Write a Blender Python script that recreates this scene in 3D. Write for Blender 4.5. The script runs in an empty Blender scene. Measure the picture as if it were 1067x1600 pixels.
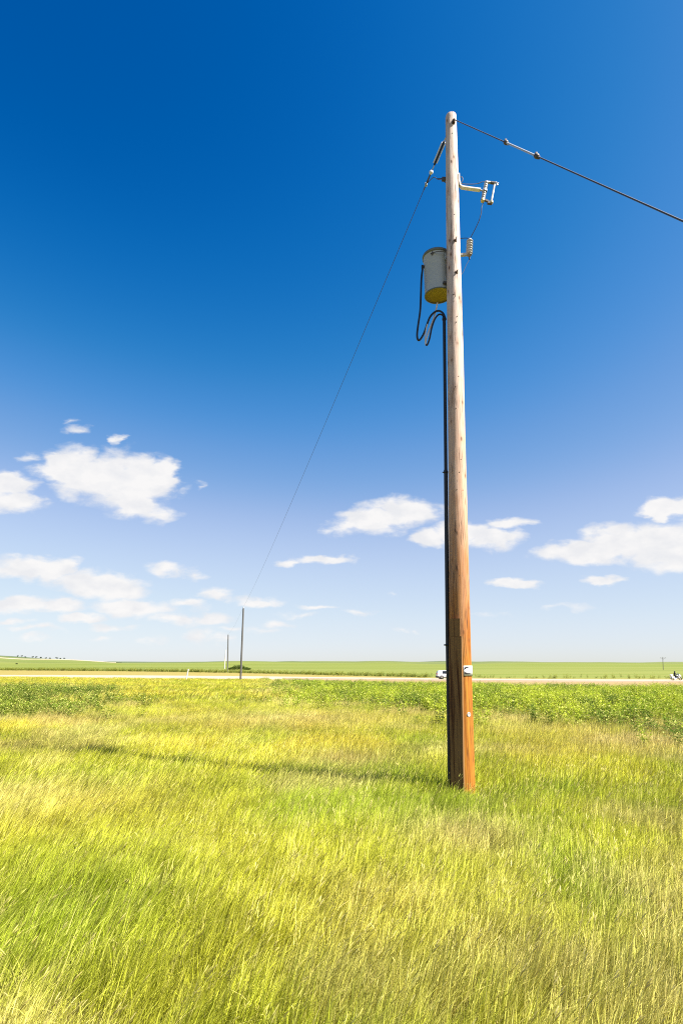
import bpy, bmesh, math, random
import numpy as np
from mathutils import Vector, Matrix, Quaternion

random.seed(7)
rng = np.random.default_rng(7)
R = math.radians
S = bpy.context.scene
COL = S.collection

# ------------------------------------------------------------------ camera
PW, PH, FPX = 1067.0, 1600.0, 900.0          # photograph size and focal length in its pixels
EYE = 1.70
PITCH = math.atan((1037.0 - 800.0) / FPX)
cam_d = bpy.data.cameras.new('camera')
cam_d.sensor_fit = 'HORIZONTAL'
cam_d.sensor_width = 36.0
cam_d.lens = 36.0 * FPX / PW
cam_d.clip_start = 0.05
cam_d.clip_end = 60000
cam = bpy.data.objects.new('camera', cam_d)
COL.objects.link(cam)
cam.location = (0, 0, EYE)
cam.rotation_euler = (math.pi / 2 + PITCH, 0, 0)
S.camera = cam

# ------------------------------------------------------------------ light
SUN_AZ = R(66.0)       # from straight behind the camera towards the right
SUN_EL = R(50.0)
sun_dir = Vector((math.sin(SUN_AZ) * math.cos(SUN_EL), -math.cos(SUN_AZ) * math.cos(SUN_EL), math.sin(SUN_EL)))
sl = bpy.data.lights.new('sun', 'SUN')
sl.energy = 5.0
sl.angle = R(0.53)
sl.color = (1.0, 0.95, 0.88)
so = bpy.data.objects.new('sun', sl)
COL.objects.link(so)
so.location = (20, -10, 40)
so.rotation_euler = sun_dir.to_track_quat('Z', 'Y').to_euler()

EXPOSURE = 1.65
S.view_settings.view_transform = 'Standard'
S.view_settings.look = 'None'
S.view_settings.gamma = 1.0
S.view_settings.use_curve_mapping = False
S.view_settings.exposure = EXPOSURE
S.cycles.use_denoising = False
S.cycles.sample_clamp_indirect = 2.0
S.cycles.use_adaptive_sampling = False
S.cycles.max_bounces = 6
S.cycles.diffuse_bounces = 3
S.cycles.transmission_bounces = 4
S.cycles.transparent_max_bounces = 8
S.render.film_transparent = False
S.cycles.filter_width = 1.1

# ------------------------------------------------------------------ world: sky and fair-weather clouds
SKY_STRENGTH = 0.085
w = bpy.data.worlds.new('World')
S.world = w
w.use_nodes = True
wn = w.node_tree.nodes
wl = w.node_tree.links
wn.clear()


def wnode(t, **kw):
    n = wn.new(t)
    for k, v in kw.items():
        setattr(n, k, v)
    return n


def wmath(op, a, b=None, c=None, clamp=False):
    n = wn.new('ShaderNodeMath')
    n.operation = op
    n.use_clamp = clamp
    for i, v in enumerate((a, b, c)):
        if v is None:
            continue
        if isinstance(v, (int, float)):
            n.inputs[i].default_value = v
        else:
            wl.new(v, n.inputs[i])
    return n.outputs[0]


def px_dir(px, py):
    a, b = px - PW / 2, PH / 2 - py
    cp, sp = math.cos(PITCH), math.sin(PITCH)
    return Vector((a, FPX * cp - b * sp, FPX * sp + b * cp))


out = wnode('ShaderNodeOutputWorld')
bg = wnode('ShaderNodeBackground')
bg.inputs['Strength'].default_value = SKY_STRENGTH
sky = wnode('ShaderNodeTexSky')
sky.sky_type = 'NISHITA'
sky.sun_disc = False
sky.sun_elevation = SUN_EL
sky.sun_rotation = R(180) - SUN_AZ
sky.altitude = 800
sky.air_density = 1.0
sky.dust_density = 0.6
sky.ozone_density = 3.0
# one tone curve over the whole sky (the photograph's deep polarised blue)
sc_in = wnode('ShaderNodeVectorMath', operation='SCALE')
wl.new(sky.outputs[0], sc_in.inputs[0])
sc_in.inputs['Scale'].default_value = .15
cur = wnode('ShaderNodeRGBCurve')
CURVES = ([(0, 0), (.10, .0), (.125, .013), (.15, .054), (.19, .162), (.31, .46), (.5, .63), (.83, .775), (1, .82)],
          [(0, 0), (.10, .04), (.168, .098), (.198, .148), (.262, .262), (.327, .365), (.51, .61), (.75, .77), (.92, .835), (1, .86)],
          [(0, 0), (.2, .2), (.333, .39), (.384, .49), (.46, .60), (.52, .68), (.60, .74), (.805, .875), (1, .93)])
for ci, pts_c in enumerate(CURVES):
    c_ = cur.mapping.curves[ci]
    c_.points[0].location = pts_c[0]
    c_.points[1].location = pts_c[-1]
    for q in pts_c[1:-1]:
        c_.points.new(*q)
cur.mapping.update()
wl.new(sc_in.outputs[0], cur.inputs['Color'])
sc_out = wnode('ShaderNodeVectorMath', operation='SCALE')
wl.new(cur.outputs[0], sc_out.inputs[0])
sc_out.inputs['Scale'].default_value = 1.0 / (2 ** EXPOSURE) / SKY_STRENGTH
SKYCOL = sc_out.outputs[0]

tc = wnode('ShaderNodeTexCoord')
sep = wnode('ShaderNodeSeparateXYZ')
wl.new(tc.outputs['Generated'], sep.inputs[0])
ysafe = wmath('MAXIMUM', sep.outputs[1], 0.05)
U = wmath('DIVIDE', sep.outputs[0], ysafe)
V = wmath('DIVIDE', sep.outputs[2], ysafe)
front = wmath('GREATER_THAN', sep.outputs[1], 0.06)
cmb = wnode('ShaderNodeCombineXYZ')
wl.new(U, cmb.inputs[0])
wl.new(V, cmb.inputs[1])
wnz = wnode('ShaderNodeTexNoise')
wnz.inputs['Scale'].default_value = 13
wnz.inputs['Detail'].default_value = 5
wnz.inputs['Roughness'].default_value = .52
wsc = wnode('ShaderNodeVectorMath', operation='MULTIPLY')
wl.new(cmb.outputs[0], wsc.inputs[0])
wsc.inputs[1].default_value = (1, 2.3, 1)
wl.new(wsc.outputs[0], wnz.inputs['Vector'])
wof = wnode('ShaderNodeVectorMath', operation='SUBTRACT')
wl.new(wnz.outputs['Color'], wof.inputs[0])
wof.inputs[1].default_value = (.5, .5, .5)
wml = wnode('ShaderNodeVectorMath', operation='MULTIPLY_ADD')
wl.new(wof.outputs[0], wml.inputs[0])
wml.inputs[1].default_value = (.115, .048, 0)
wl.new(cmb.outputs[0], wml.inputs[2])
UV = wml.outputs[0]

# each cloud: picture position and half-size, tilt, density
CLOUDS = [
    (118, 738, 72, 40, -14, 1.0), (190, 752, 92, 52, -14, 1.0), (215, 790, 62, 26, -8, .9), (95, 722, 45, 22, -5, .9), (245, 745, 40, 34, -10, .9),
    (5, 758, 50, 24, -8, .95), (20, 785, 58, 20, -6, .85), (125, 672, 24, 9, -8, .40), (104, 657, 16, 8, -15, .30), (183, 690, 12, 9, 0, .5), (40, 713, 20, 12, 0, .36), (303, 758, 12, 9, 0, .30),
    (40, 888, 85, 20, -4, .9), (90, 893, 42, 22, 0, .85), (165, 916, 92, 24, -5, .9), (205, 946, 78, 19, -4, .8), (275, 966, 55, 12, -8, .55), (30, 944, 100, 15, 0, .8), (95, 946, 42, 14, 0, .75),
    (125, 966, 42, 11, 0, .8), (12, 972, 34, 8, 0, .6), (262, 891, 42, 12, -6, .5), (300, 900, 22, 8, 0, .42), (332, 930, 32, 14, 0, .62), (405, 937, 52, 11, -4, .66), (335, 964, 48, 13, 0, .68), (318, 990, 34, 16, 0, .48), (345, 1000, 30, 10, 0, .42),
    (432, 974, 34, 11, 0, .5), (415, 988, 24, 8, 0, .36), (497, 945, 34, 7, 0, .55), (505, 875, 52, 9, 0, .72), (450, 877, 34, 7, 0, .6),
    (585, 812, 62, 28, 6, .85), (640, 798, 66, 24, -4, .9), (545, 822, 36, 20, 0, .55), (668, 839, 42, 17, 4, .85), (725, 830, 60, 24, -4, .85), (765, 840, 50, 24, -10, .8), (795, 819, 44, 12, 3, .75),
    (1036, 792, 46, 22, 0, .95), (1030, 805, 24, 13, 0, .85), (1085, 790, 50, 18, 0, .9), (915, 862, 78, 22, 3, .95), (970, 848, 62, 32, 0, 1.0), (1035, 852, 85, 42, 0, 1.0), (1110, 855, 80, 45, 0, 1.0),
    (810, 912, 44, 10, 0, .8), (942, 908, 36, 11, 0, .8), (620, 925, 24, 8, 0, .30), (380, 985, 40, 8, 0, .42), (290, 945, 40, 9, -6, .5), (470, 960, 40, 7, 0, .36), (560, 955, 34, 6, 0, .32), (60, 985, 60, 8, 0, .45), (180, 978, 50, 8, -4, .42), (760, 965, 40, 7, 0, .30), (880, 950, 46, 7, 0, .3), (618, 984, 28, 8, 0, .34), (650, 985, 14, 6, 0, .3), (150, 995, 34, 8, 0, .36), (55, 1003, 30, 8, 0, .36), (240, 1000, 26, 9, 0, .36),
]
acc = None
for (px, py, hw, hh, tilt, op) in CLOUDS:
    d = px_dir(px, py)
    d1 = px_dir(px + hw, py)
    d2 = px_dir(px, py - hh)
    u0, v0 = d.x / d.y, d.z / d.y
    su, sv = abs(d1.x / d1.y - u0), abs(d2.z / d2.y - v0)
    m = wnode('ShaderNodeMapping', vector_type='TEXTURE')
    m.inputs['Location'].default_value = (u0, v0, 0)
    m.inputs['Rotation'].default_value = (0, 0, R(tilt))
    m.inputs['Scale'].default_value = (su * 1.15, sv * 1.15, 1)
    wl.new(UV, m.inputs['Vector'])
    gr = wnode('ShaderNodeTexGradient', gradient_type='SPHERICAL')
    wl.new(m.outputs[0], gr.inputs[0])
    val = wmath('MULTIPLY', gr.outputs['Fac'], op)
    acc = val if acc is None else wmath('MAXIMUM', acc, val)

# the same kind of clouds goes on round the rest of the horizon
uv_out = wnode('ShaderNodeVectorMath', operation='MULTIPLY')
wl.new(tc.outputs['Generated'], uv_out.inputs[0])
uv_out.inputs[1].default_value = (1, 1, 2.6)
n_out = wnode('ShaderNodeTexNoise')
n_out.inputs['Scale'].default_value = 4.2
n_out.inputs['Detail'].default_value = 2
wl.new(uv_out.outputs[0], n_out.inputs['Vector'])
far_c = wnode('ShaderNodeMapRange')
far_c.inputs['From Min'].default_value = .57
far_c.inputs['From Max'].default_value = .72
wl.new(n_out.outputs[0], far_c.inputs['Value'])
el_lo = wnode('ShaderNodeMapRange')
el_lo.inputs['From Min'].default_value = .42
el_lo.inputs['From Max'].default_value = .22
wl.new(sep.outputs[2], el_lo.inputs['Value'])
absu = wmath('ABSOLUTE', U)
outside = wmath('MAXIMUM', wmath('GREATER_THAN', absu, .68), wmath('SUBTRACT', 1.0, front))
far_c2 = wmath('MULTIPLY', wmath('MULTIPLY', far_c.outputs[0], el_lo.outputs[0]), outside)
inside = wmath('MULTIPLY', acc, front)
cover = wmath('MAXIMUM', inside, far_c2)

stretch = wnode('ShaderNodeVectorMath', operation='MULTIPLY')
wl.new(tc.outputs['Generated'], stretch.inputs[0])
stretch.inputs[1].default_value = (1, 1, 1.7)
nz = wnode('ShaderNodeTexNoise')
nz.inputs['Scale'].default_value = 32
nz.inputs['Detail'].default_value = 8
nz.inputs['Roughness'].default_value = .56
nz.inputs['Distortion'].default_value = .35
wl.new(stretch.outputs[0], nz.inputs['Vector'])
nzc = wmath('MULTIPLY', wmath('SUBTRACT', nz.outputs[0], .5), 0.75)
pw = wmath('POWER', cover, .75)
raw = wmath('ADD', pw, nzc)
den = wnode('ShaderNodeMapRange', interpolation_type='SMOOTHSTEP')
den.inputs['From Min'].default_value = .10
den.inputs['From Max'].default_value = .56
wl.new(raw, den.inputs['Value'])
den2 = wmath('MULTIPLY', den.outputs[0], wmath('MULTIPLY', cover, 9.0, clamp=True))
# thin (faint) clouds never become opaque
opq = wnode('ShaderNodeMapRange')
opq.inputs['From Min'].default_value = .0
opq.inputs['From Max'].default_value = .42
opq.inputs['To Min'].default_value = .35
opq.inputs['To Max'].default_value = .97
wl.new(cover, opq.inputs['Value'])
den3 = wmath('MULTIPLY', den2, opq.outputs[0], clamp=True)
# soft relief inside the clouds
nz2 = wnode('ShaderNodeTexNoise')
nz2.inputs['Scale'].default_value = 26
nz2.inputs['Detail'].default_value = 4
wl.new(stretch.outputs[0], nz2.inputs['Vector'])
crm = wnode('ShaderNodeMix', data_type='RGBA')
crm.inputs['A'].default_value = (.88, .885, .91, 1)
crm.inputs['B'].default_value = (1.0, .985, .975, 1)
rel = wnode('ShaderNodeMapRange')
rel.inputs['From Min'].default_value = .35
rel.inputs['From Max'].default_value = .6
wl.new(nz2.outputs[0], rel.inputs['Value'])
wl.new(rel.outputs[0], crm.inputs['Factor'])
CLOUD_LEVEL = .965 / (2 ** EXPOSURE) / SKY_STRENGTH
cl = wnode('ShaderNodeVectorMath', operation='SCALE')
wl.new(crm.outputs['Result'], cl.inputs[0])
cl.inputs['Scale'].default_value = CLOUD_LEVEL
mixc = wnode('ShaderNodeMix', data_type='RGBA')
wl.new(den3, mixc.inputs['Factor'])
wl.new(SKYCOL, mixc.inputs['A'])
wl.new(cl.outputs[0], mixc.inputs['B'])
# clouds are only looked up in the belt above the skyline where they float
bgc = wnode('ShaderNodeBackground')
bgc.inputs['Strength'].default_value = SKY_STRENGTH
wl.new(SKYCOL, bg.inputs['Color'])
wl.new(mixc.outputs['Result'], bgc.inputs['Color'])
belt = wmath('MULTIPLY', wmath('GREATER_THAN', sep.outputs[2], 0.0), wmath('LESS_THAN', sep.outputs[2], .45))
mxs = wnode('ShaderNodeMixShader')
wl.new(belt, mxs.inputs[0])
wl.new(bg.outputs[0], mxs.inputs[1])
wl.new(bgc.outputs[0], mxs.inputs[2])
wl.new(mxs.outputs[0], out.inputs[0])
w.cycles.sampling_method = 'MANUAL'
w.cycles.sample_map_resolution = 256


# ------------------------------------------------------------------ helpers
def at(px, py, Y):
    """the place in the scene that the photograph shows at (px, py), Y metres ahead of the camera"""
    d = px_dir(px, py)
    return Vector((d.x * Y / d.y, Y, EYE + d.z * Y / d.y))


class MB:
    def __init__(self):
        self.v, self.f, self.s = [], [], []

    def add(self, vs, fs, smooth=False):
        b = len(self.v)
        self.v += [tuple(p) for p in vs]
        self.f += [tuple(b + i for i in f) for f in fs]
        self.s += [smooth] * len(fs)
        return self

    def box(self, c, sz, rot=None, bev=0.0):
        x, y, z = [a / 2 for a in sz]
        if bev > 0:
            bm = bmesh.new()
            bmesh.ops.create_cube(bm, size=1)
            for q in bm.verts:
                q.co = Vector((q.co.x * sz[0], q.co.y * sz[1], q.co.z * sz[2]))
            bmesh.ops.bevel(bm, geom=bm.edges[:], offset=bev, segments=2, affect='EDGES', profile=.6)
            bm.verts.index_update()
            vs = [q.co.copy() for q in bm.verts]
            fs = [[q.index for q in f.verts] for f in bm.faces]
            bm.free()
        else:
            vs = [Vector((sx * x, sy * y, s_ * z)) for sx in (-1, 1) for sy in (-1, 1) for s_ in (-1, 1)]
            fs = [(0, 1, 3, 2), (4, 6, 7, 5), (0, 4, 5, 1), (2, 3, 7, 6), (0, 2, 6, 4), (1, 5, 7, 3)]
        c = Vector(c)
        if rot is not None:
            vs = [rot @ p for p in vs]
        return self.add([c + p for p in vs], fs)

    def tube(self, pts, rad, n=10, cap=True, smooth=True):
        pts = [Vector(p) for p in pts]
        rads = rad if isinstance(rad, (list, tuple)) else [rad] * len(pts)
        vs, fs = [], []
        t0 = (pts[1] - pts[0]).normalized()
        ref = Vector((0, 0, 1)) if abs(t0.z) < .9 else Vector((1, 0, 0))
        nrm = t0.cross(ref).normalized()
        for i, p in enumerate(pts):
            if i == 0:
                t = pts[1] - pts[0]
            elif i == len(pts) - 1:
                t = pts[-1] - pts[-2]
            else:
                t = pts[i + 1] - pts[i - 1]
            t = t.normalized()
            nrm = (nrm - t * nrm.dot(t)).normalized()
            bn = t.cross(nrm)
            for k in range(n):
                a = 2 * math.pi * k / n
                vs.append(p + (nrm * math.cos(a) + bn * math.sin(a)) * rads[i])
        for i in range(len(pts) - 1):
            for k in range(n):
                a, b = i * n + k, i * n + (k + 1) % n
                fs.append((a, b, b + n, a + n))
        self.add(vs, fs, smooth)
        if cap:
            m = (len(pts) - 1) * n
            self.add([vs[k] for k in range(n)], [tuple(range(n))[::-1]])
            self.add([vs[m + k] for k in range(n)], [tuple(range(n))])
        return self

    def lathe(self, prof, origin=(0, 0, 0), axis=(0, 0, 1), n=28, smooth=True):
        """prof: list of (radius, height)"""
        q = Vector(axis).normalized()
        m = q.to_track_quat('Z', 'Y')
        o = Vector(origin)
        vs, fs = [], []
        for (r, h) in prof:
            for k in range(n):
                a = 2 * math.pi * k / n
                vs.append(o + m @ Vector((r * math.cos(a), r * math.sin(a), h)))
        for i in range(len(prof) - 1):
            for k in range(n):
                a, b = i * n + k, i * n + (k + 1) % n
                fs.append((a, b, b + n, a + n))
        self.add(vs, fs, smooth)
        return self

    def ball(self, c, r, n=10, sq=(1, 1, 1), smooth=True):
        c = Vector(c)
        prof = []
        vs, fs = [], []
        rows = max(4, n // 2 + 1)
        for i in range(rows + 1):
            ph = math.pi * i / rows
            for k in range(n):
                a = 2 * math.pi * k / n
                vs.append(c + Vector((r * sq[0] * math.sin(ph) * math.cos(a), r * sq[1] * math.sin(ph) * math.sin(a), -r * sq[2] * math.cos(ph))))
        for i in range(rows):
            for k in range(n):
                a, b = i * n + k, i * n + (k + 1) % n
                fs.append((a, b, b + n, a + n))
        return self.add(vs, fs, smooth)

    def build(self, name, m=None, parent=None, auto=None):
        me = bpy.data.meshes.new(name)
        me.from_pydata(self.v, [], self.f)
        me.polygons.foreach_set('use_smooth', self.s)
        me.update()
        if m is not None:
            me.materials.append(m)
        o = bpy.data.objects.new(name, me)
        COL.objects.link(o)
        if parent is not None:
            o.parent = parent
            o.matrix_parent_inverse = parent_inv(parent)
        return o


def parent_inv(p):
    m = Matrix.LocRotScale(p.location, p.rotation_euler, p.scale)
    q = p
    while q.parent is not None:
        q = q.parent
        m = Matrix.LocRotScale(q.location, q.rotation_euler, q.scale) @ m
    return m.inverted()


def tag(o, label=None, cat=None, group=None, kind=None):
    if label:
        o['label'] = label
    if cat:
        o['category'] = cat
    if group:
        o['group'] = group
    if kind:
        o['kind'] = kind
    return o


def thing(name, loc, label, cat, group=None):
    e = bpy.data.objects.new(name, None)
    e.empty_display_size = .2
    e.location = loc
    COL.objects.link(e)
    return tag(e, label, cat, group)


class NT:
    """small helper for node materials"""

    def __init__(self, name):
        self.m = bpy.data.materials.new(name)
        self.m.use_nodes = True
        self.n = self.m.node_tree.nodes
        self.l = self.m.node_tree.links
        self.n.clear()
        self.out = self.n.new('ShaderNodeOutputMaterial')

    def node(self, t, **kw):
        n = self.n.new(t)
        for k, v in kw.items():
            setattr(n, k, v)
        return n

    def put(self, sock, v):
        if v is None:
            return
        if isinstance(v, bpy.types.NodeSocket):
            self.l.new(v, sock)
        elif isinstance(v, (tuple, list)) and len(v) == 3 and sock.type == 'RGBA':
            sock.default_value = (*v, 1)
        else:
            sock.default_value = v

    def math(self, op, a, b=None, c=None, clamp=False):
        n = self.node('ShaderNodeMath', operation=op, use_clamp=clamp)
        for i, v in enumerate((a, b, c)):
            self.put(n.inputs[i], v)
        return n.outputs[0]

    def noise(self, vec, scale, detail=4, rough=.5, dist=0.0):
        n = self.node('ShaderNodeTexNoise')
        self.put(n.inputs['Vector'], vec)
        n.inputs['Scale'].default_value = scale
        n.inputs['Detail'].default_value = detail
        n.inputs['Roughness'].default_value = rough
        n.inputs['Distortion'].default_value = dist
        return n.outputs[0]

    def mapping(self, vec, scale=(1, 1, 1), loc=(0, 0, 0), rot=(0, 0, 0)):
        n = self.node('ShaderNodeMapping')
        self.put(n.inputs['Vector'], vec)
        n.inputs['Scale'].default_value = scale
        n.inputs['Location'].default_value = loc
        n.inputs['Rotation'].default_value = rot
        return n.outputs[0]

    def mrange(self, v, a, b, c=0.0, d=1.0, smooth=False):
        n = self.node('ShaderNodeMapRange')
        if smooth:
            n.interpolation_type = 'SMOOTHSTEP'
        self.put(n.inputs['Value'], v)
        for k, q in zip(('From Min', 'From Max', 'To Min', 'To Max'), (a, b, c, d)):
            self.put(n.inputs[k], q)
        return n.outputs[0]

    def mix(self, f, a, b, mode='MIX'):
        n = self.node('ShaderNodeMix', data_type='RGBA', blend_type=mode)
        self.put(n.inputs['Factor'], f)
        self.put(n.inputs['A'], a)
        self.put(n.inputs['B'], b)
        return n.outputs['Result']

    def bsdf(self, color, rough=.6, metal=0.0, spec=.4, bump=None, bstr=.3, bdist=.01, coat=0.0):
        p = self.node('ShaderNodeBsdfPrincipled')
        self.put(p.inputs['Base Color'], color)
        self.put(p.inputs['Roughness'], rough)
        self.put(p.inputs['Metallic'], metal)
        self.put(p.inputs['Specular IOR Level'], spec)
        if coat:
            p.inputs['Coat Weight'].default_value = coat
        if bump is not None:
            b = self.node('ShaderNodeBump')
            b.inputs['Strength'].default_value = bstr
            b.inputs['Distance'].default_value = bdist
            self.put(b.inputs['Height'], bump)
            self.l.new(b.outputs[0], p.inputs['Normal'])
        self.l.new(p.outputs[0], self.out.inputs[0])
        return p

    def obj(self):
        return self.node('ShaderNodeTexCoord').outputs['Object']

    def pos(self):
        return self.node('ShaderNodeNewGeometry').outputs['Position']


def simple(name, color, rough=.5, metal=0.0, spec=.4, var=.12, scale=30.0):
    t = NT(name)
    n = t.noise(t.obj(), scale, 4)
    dark = tuple(c * (1 - var) for c in color)
    lite = tuple(min(1, c * (1 + var)) for c in color)
    t.bsdf(t.mix(n, dark, lite), t.mrange(n, .3, .7, max(.02, rough - .08), min(1, rough + .08)), metal, spec)
    return t.m


# ------------------------------------------------------------------ terrain
def sstep(a, b, x):
    t = np.clip((x - a) / (b - a), 0, 1)
    return t * t * (3 - 2 * t)


def vnoise(x, y, seed=0):
    """smooth value noise, numpy arrays"""
    x = np.asarray(x, float)
    y = np.asarray(y, float)
    xi, yi = np.floor(x).astype(np.int64), np.floor(y).astype(np.int64)
    fx, fy = x - xi, y - yi
    fx, fy = fx * fx * (3 - 2 * fx), fy * fy * (3 - 2 * fy)

    def h(a, b):
        n = (a * 374761393 + b * 668265263 + seed * 982451653) & 0x7fffffff
        n = ((n ^ (n >> 13)) * 1274126177) & 0x7fffffff
        n = (n ^ (n >> 16)) & 0xffff
        return n / 65535.0
    return (h(xi, yi) * (1 - fx) + h(xi + 1, yi) * fx) * (1 - fy) + (h(xi, yi + 1) * (1 - fx) + h(xi + 1, yi + 1) * fx) * fy


def fbm(x, y, seed=0, o=3):
    t, a, s = 0, .5, 0
    for i in range(o):
        t = t + a * vnoise(x * 2 ** i, y * 2 ** i, seed + i)
        s += a
        a *= .5
    return t / s


def ground_z(X, Y):
    X = np.asarray(X, float)
    Y = np.asarray(Y, float)
    zr = -1.2 - .5 * np.tanh(X / 45.0)
    d = np.sqrt(X * X + Y * Y)
    z = zr * sstep(12, 105, Y)
    z = z * (1 - sstep(170, 420, d)) + -1.25 * sstep(170, 420, d)
    z = z + (fbm(X / 5.0, Y / 5.0, 3) - .5) * .12 * (1 - sstep(80, 110, Y)) * sstep(0, 3, np.abs(X - 1.6) + np.abs(Y - 8.5))
    # the prairie rises a little towards the skyline
    z = z + sstep(450, 2600, d) * 4.6
    az = np.arctan2(X, np.maximum(Y, 1e-3))
    front_ = (Y > 0)
    hill = 34.0 * np.exp(-((az + .66) / .20) ** 2) * sstep(900, 2300, d)
    hill = hill + 3.6 * np.exp(-((az + .20) / .10) ** 2) * sstep(1200, 2400, d)
    hill = hill + 3.4 * np.exp(-((az - .22) / .09) ** 2) * sstep(1500, 2500, d)
    hill = hill + 20.0 * (fbm(az * 6 + 3, d / 900.0, 21) - .4) * sstep(700, 2000, d)
    z = z + hill * front_
    z = z - sstep(2700, 5200, d) * 9
    # a second, farther ridge
    z = z + sstep(5200, 7600, d) * (10 + 9 * (fbm(az * 7 + 11, az * 0 + .5, 5) - .5) * 2)
    return z


def gz(x, y):
    return float(ground_z(np.array([x]), np.array([y]))[0])


ROAD_Y, ROAD_W = 122.0, 9.0


def ground_material():
    t = NT('prairie_soil_and_crop')
    p = t.pos()
    sep_ = t.node('ShaderNodeSeparateXYZ')
    t.put(sep_.inputs[0], p)
    x, y = sep_.outputs[0], sep_.outputs[1]
    n1 = t.noise(t.mapping(p, (.9, .9, .9)), 1.6, 6, .6)
    n2 = t.noise(t.mapping(p, (.02, .06, .02)), 1.0, 5, .55)
    n3 = t.noise(t.mapping(p, (.0012, .006, .002)), 1.0, 5, .55)
    n4 = t.noise(t.mapping(p, (.35, .5, .35)), 1.0, 5, .65)
    soil = t.mix(n1, (.06, .05, .018), (.14, .12, .042))
    verge = t.mix(n4, (.18, .155, .028), (.28, .215, .07))
    n6 = t.noise(t.mapping(p, (.003, .045, .003)), 1.0, 6, .6)
    crop = t.mix(n2, (.095, .132, .013), (.135, .165, .022))
    crop = t.mix(t.mrange(n3, .42, .60), crop, (.155, .172, .034))
    crop = t.mix(t.math('MULTIPLY', t.mrange(n6, .50, .62), .7), crop, (.17, .168, .038))
    crop = t.mix(t.math('MULTIPLY', t.mrange(n6, .46, .36), .75), crop, (.065, .09, .011))
    # dirt embankment on the near side of the road
    wob = t.math('MULTIPLY', t.math('SUBTRACT', n2, .5), 10.0)
    yy = t.math('ADD', y, wob)
    brown = t.mix(n4, (.18, .125, .05), (.30, .22, .10))
    c = t.mix(t.mrange(t.math('ADD', yy, t.mrange(x, -12, 30, -10.8, 27)), 80, 88), soil, brown)
    c = t.mix(t.mrange(yy, 126, 129), c, verge)
    ed = t.math('ADD', t.math('MULTIPLY', t.mrange(x, 24, -176, 0, 200), .65), 134.0)
    c = t.mix(t.mrange(t.math('SUBTRACT', yy, ed), 0, 6), c, crop)
    # far fields: dry pasture and darker green parcels
    d = t.node('ShaderNodeVectorMath', operation='LENGTH')
    t.put(d.inputs[0], p)
    dist = d.outputs['Value']
    n5 = t.noise(t.mapping(p, (.0006, .0022, .001)), 1.0, 3, .5)
    far = t.mix(t.mrange(n5, .45, .55), (.125, .145, .045), (.065, .09, .045))
    c = t.mix(t.mrange(dist, 1100, 2000), c, far)
    ridge = t.mix(n5, (.065, .09, .07), (.09, .11, .08))
    c = t.mix(t.mrange(dist, 4500, 5200), c, ridge)
    t.bsdf(c, .9, 0, .15, bump=n1, bstr=.5, bdist=.05)
    return t.m


def build_ground():
    rad = [0.0] + list(np.concatenate([np.arange(1, 30, 1.0), np.arange(30, 130, 2.5), 130 * 1.055 ** np.arange(0, 90)]))
    rad = [r for r in rad if r < 14000] + [15000.0]
    na = 384
    ang = np.linspace(0, 2 * math.pi, na, endpoint=False)
    vs = [(0, 0, gz(0, 0))]
    for r in rad[1:]:
        X, Y = r * np.sin(ang), r * np.cos(ang)
        Z = ground_z(X, Y)
        vs += list(zip(X.tolist(), Y.tolist(), Z.tolist()))
    fs = []
    for k in range(na):
        fs.append((0, 1 + (k + 1) % na, 1 + k))
    for i in range(len(rad) - 2):
        a0, b0 = 1 + i * na, 1 + (i + 1) * na
        for k in range(na):
            k2 = (k + 1) % na
            fs.append((a0 + k, a0 + k2, b0 + k2, b0 + k))
    mb = MB()
    mb.add(vs, fs, True)
    return tag(mb.build('ground', ground_material()), 'rolling green prairie running out to the low hills on the skyline', 'field', kind='structure')


build_ground()


def strip(name, xs, y0, y1, lift, m, ny=4, wob=0.0, seed=0, label='', cat=''):
    vs, fs = [], []
    for i, x in enumerate(xs):
        a = y0(x) if callable(y0) else y0
        b = y1(x) if callable(y1) else y1
        a += (float(vnoise(x * .13, seed, seed)) - .5) * wob
        b += (float(vnoise(x * .11, seed + 9, seed + 5)) - .5) * wob
        skirt = .35 + lift                       # the edges slope down into the ground
        rows = [(a - skirt * 2, -.3)] + [(a + (b - a) * j / ny, lift) for j in range(ny + 1)] + [(b + skirt * 2, -.3)]
        for (y, up_) in rows:
            vs.append((x, y, gz(x, y) + up_))
    nr_ = ny + 3
    for i in range(len(xs) - 1):
        for j in range(nr_ - 1):
            q = i * nr_ + j
            fs.append((q, q + nr_, q + nr_ + 1, q + 1))
    mb = MB().add(vs, fs, True)
    return tag(mb.build(name, m), label, cat, kind='structure')


def gravel_material(name, a, b, sc):
    t = NT(name)
    p = t.pos()
    n = t.noise(p, sc, 6, .7)
    n2 = t.noise(t.mapping(p, (.05, .6, 1)), 1.0, 4, .6)
    t.bsdf(t.mix(t.mrange(t.math('ADD', n, n2), .7, 1.3), a, b), .85, 0, .2, bump=n, bstr=.4, bdist=.03)
    return t.m


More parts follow.
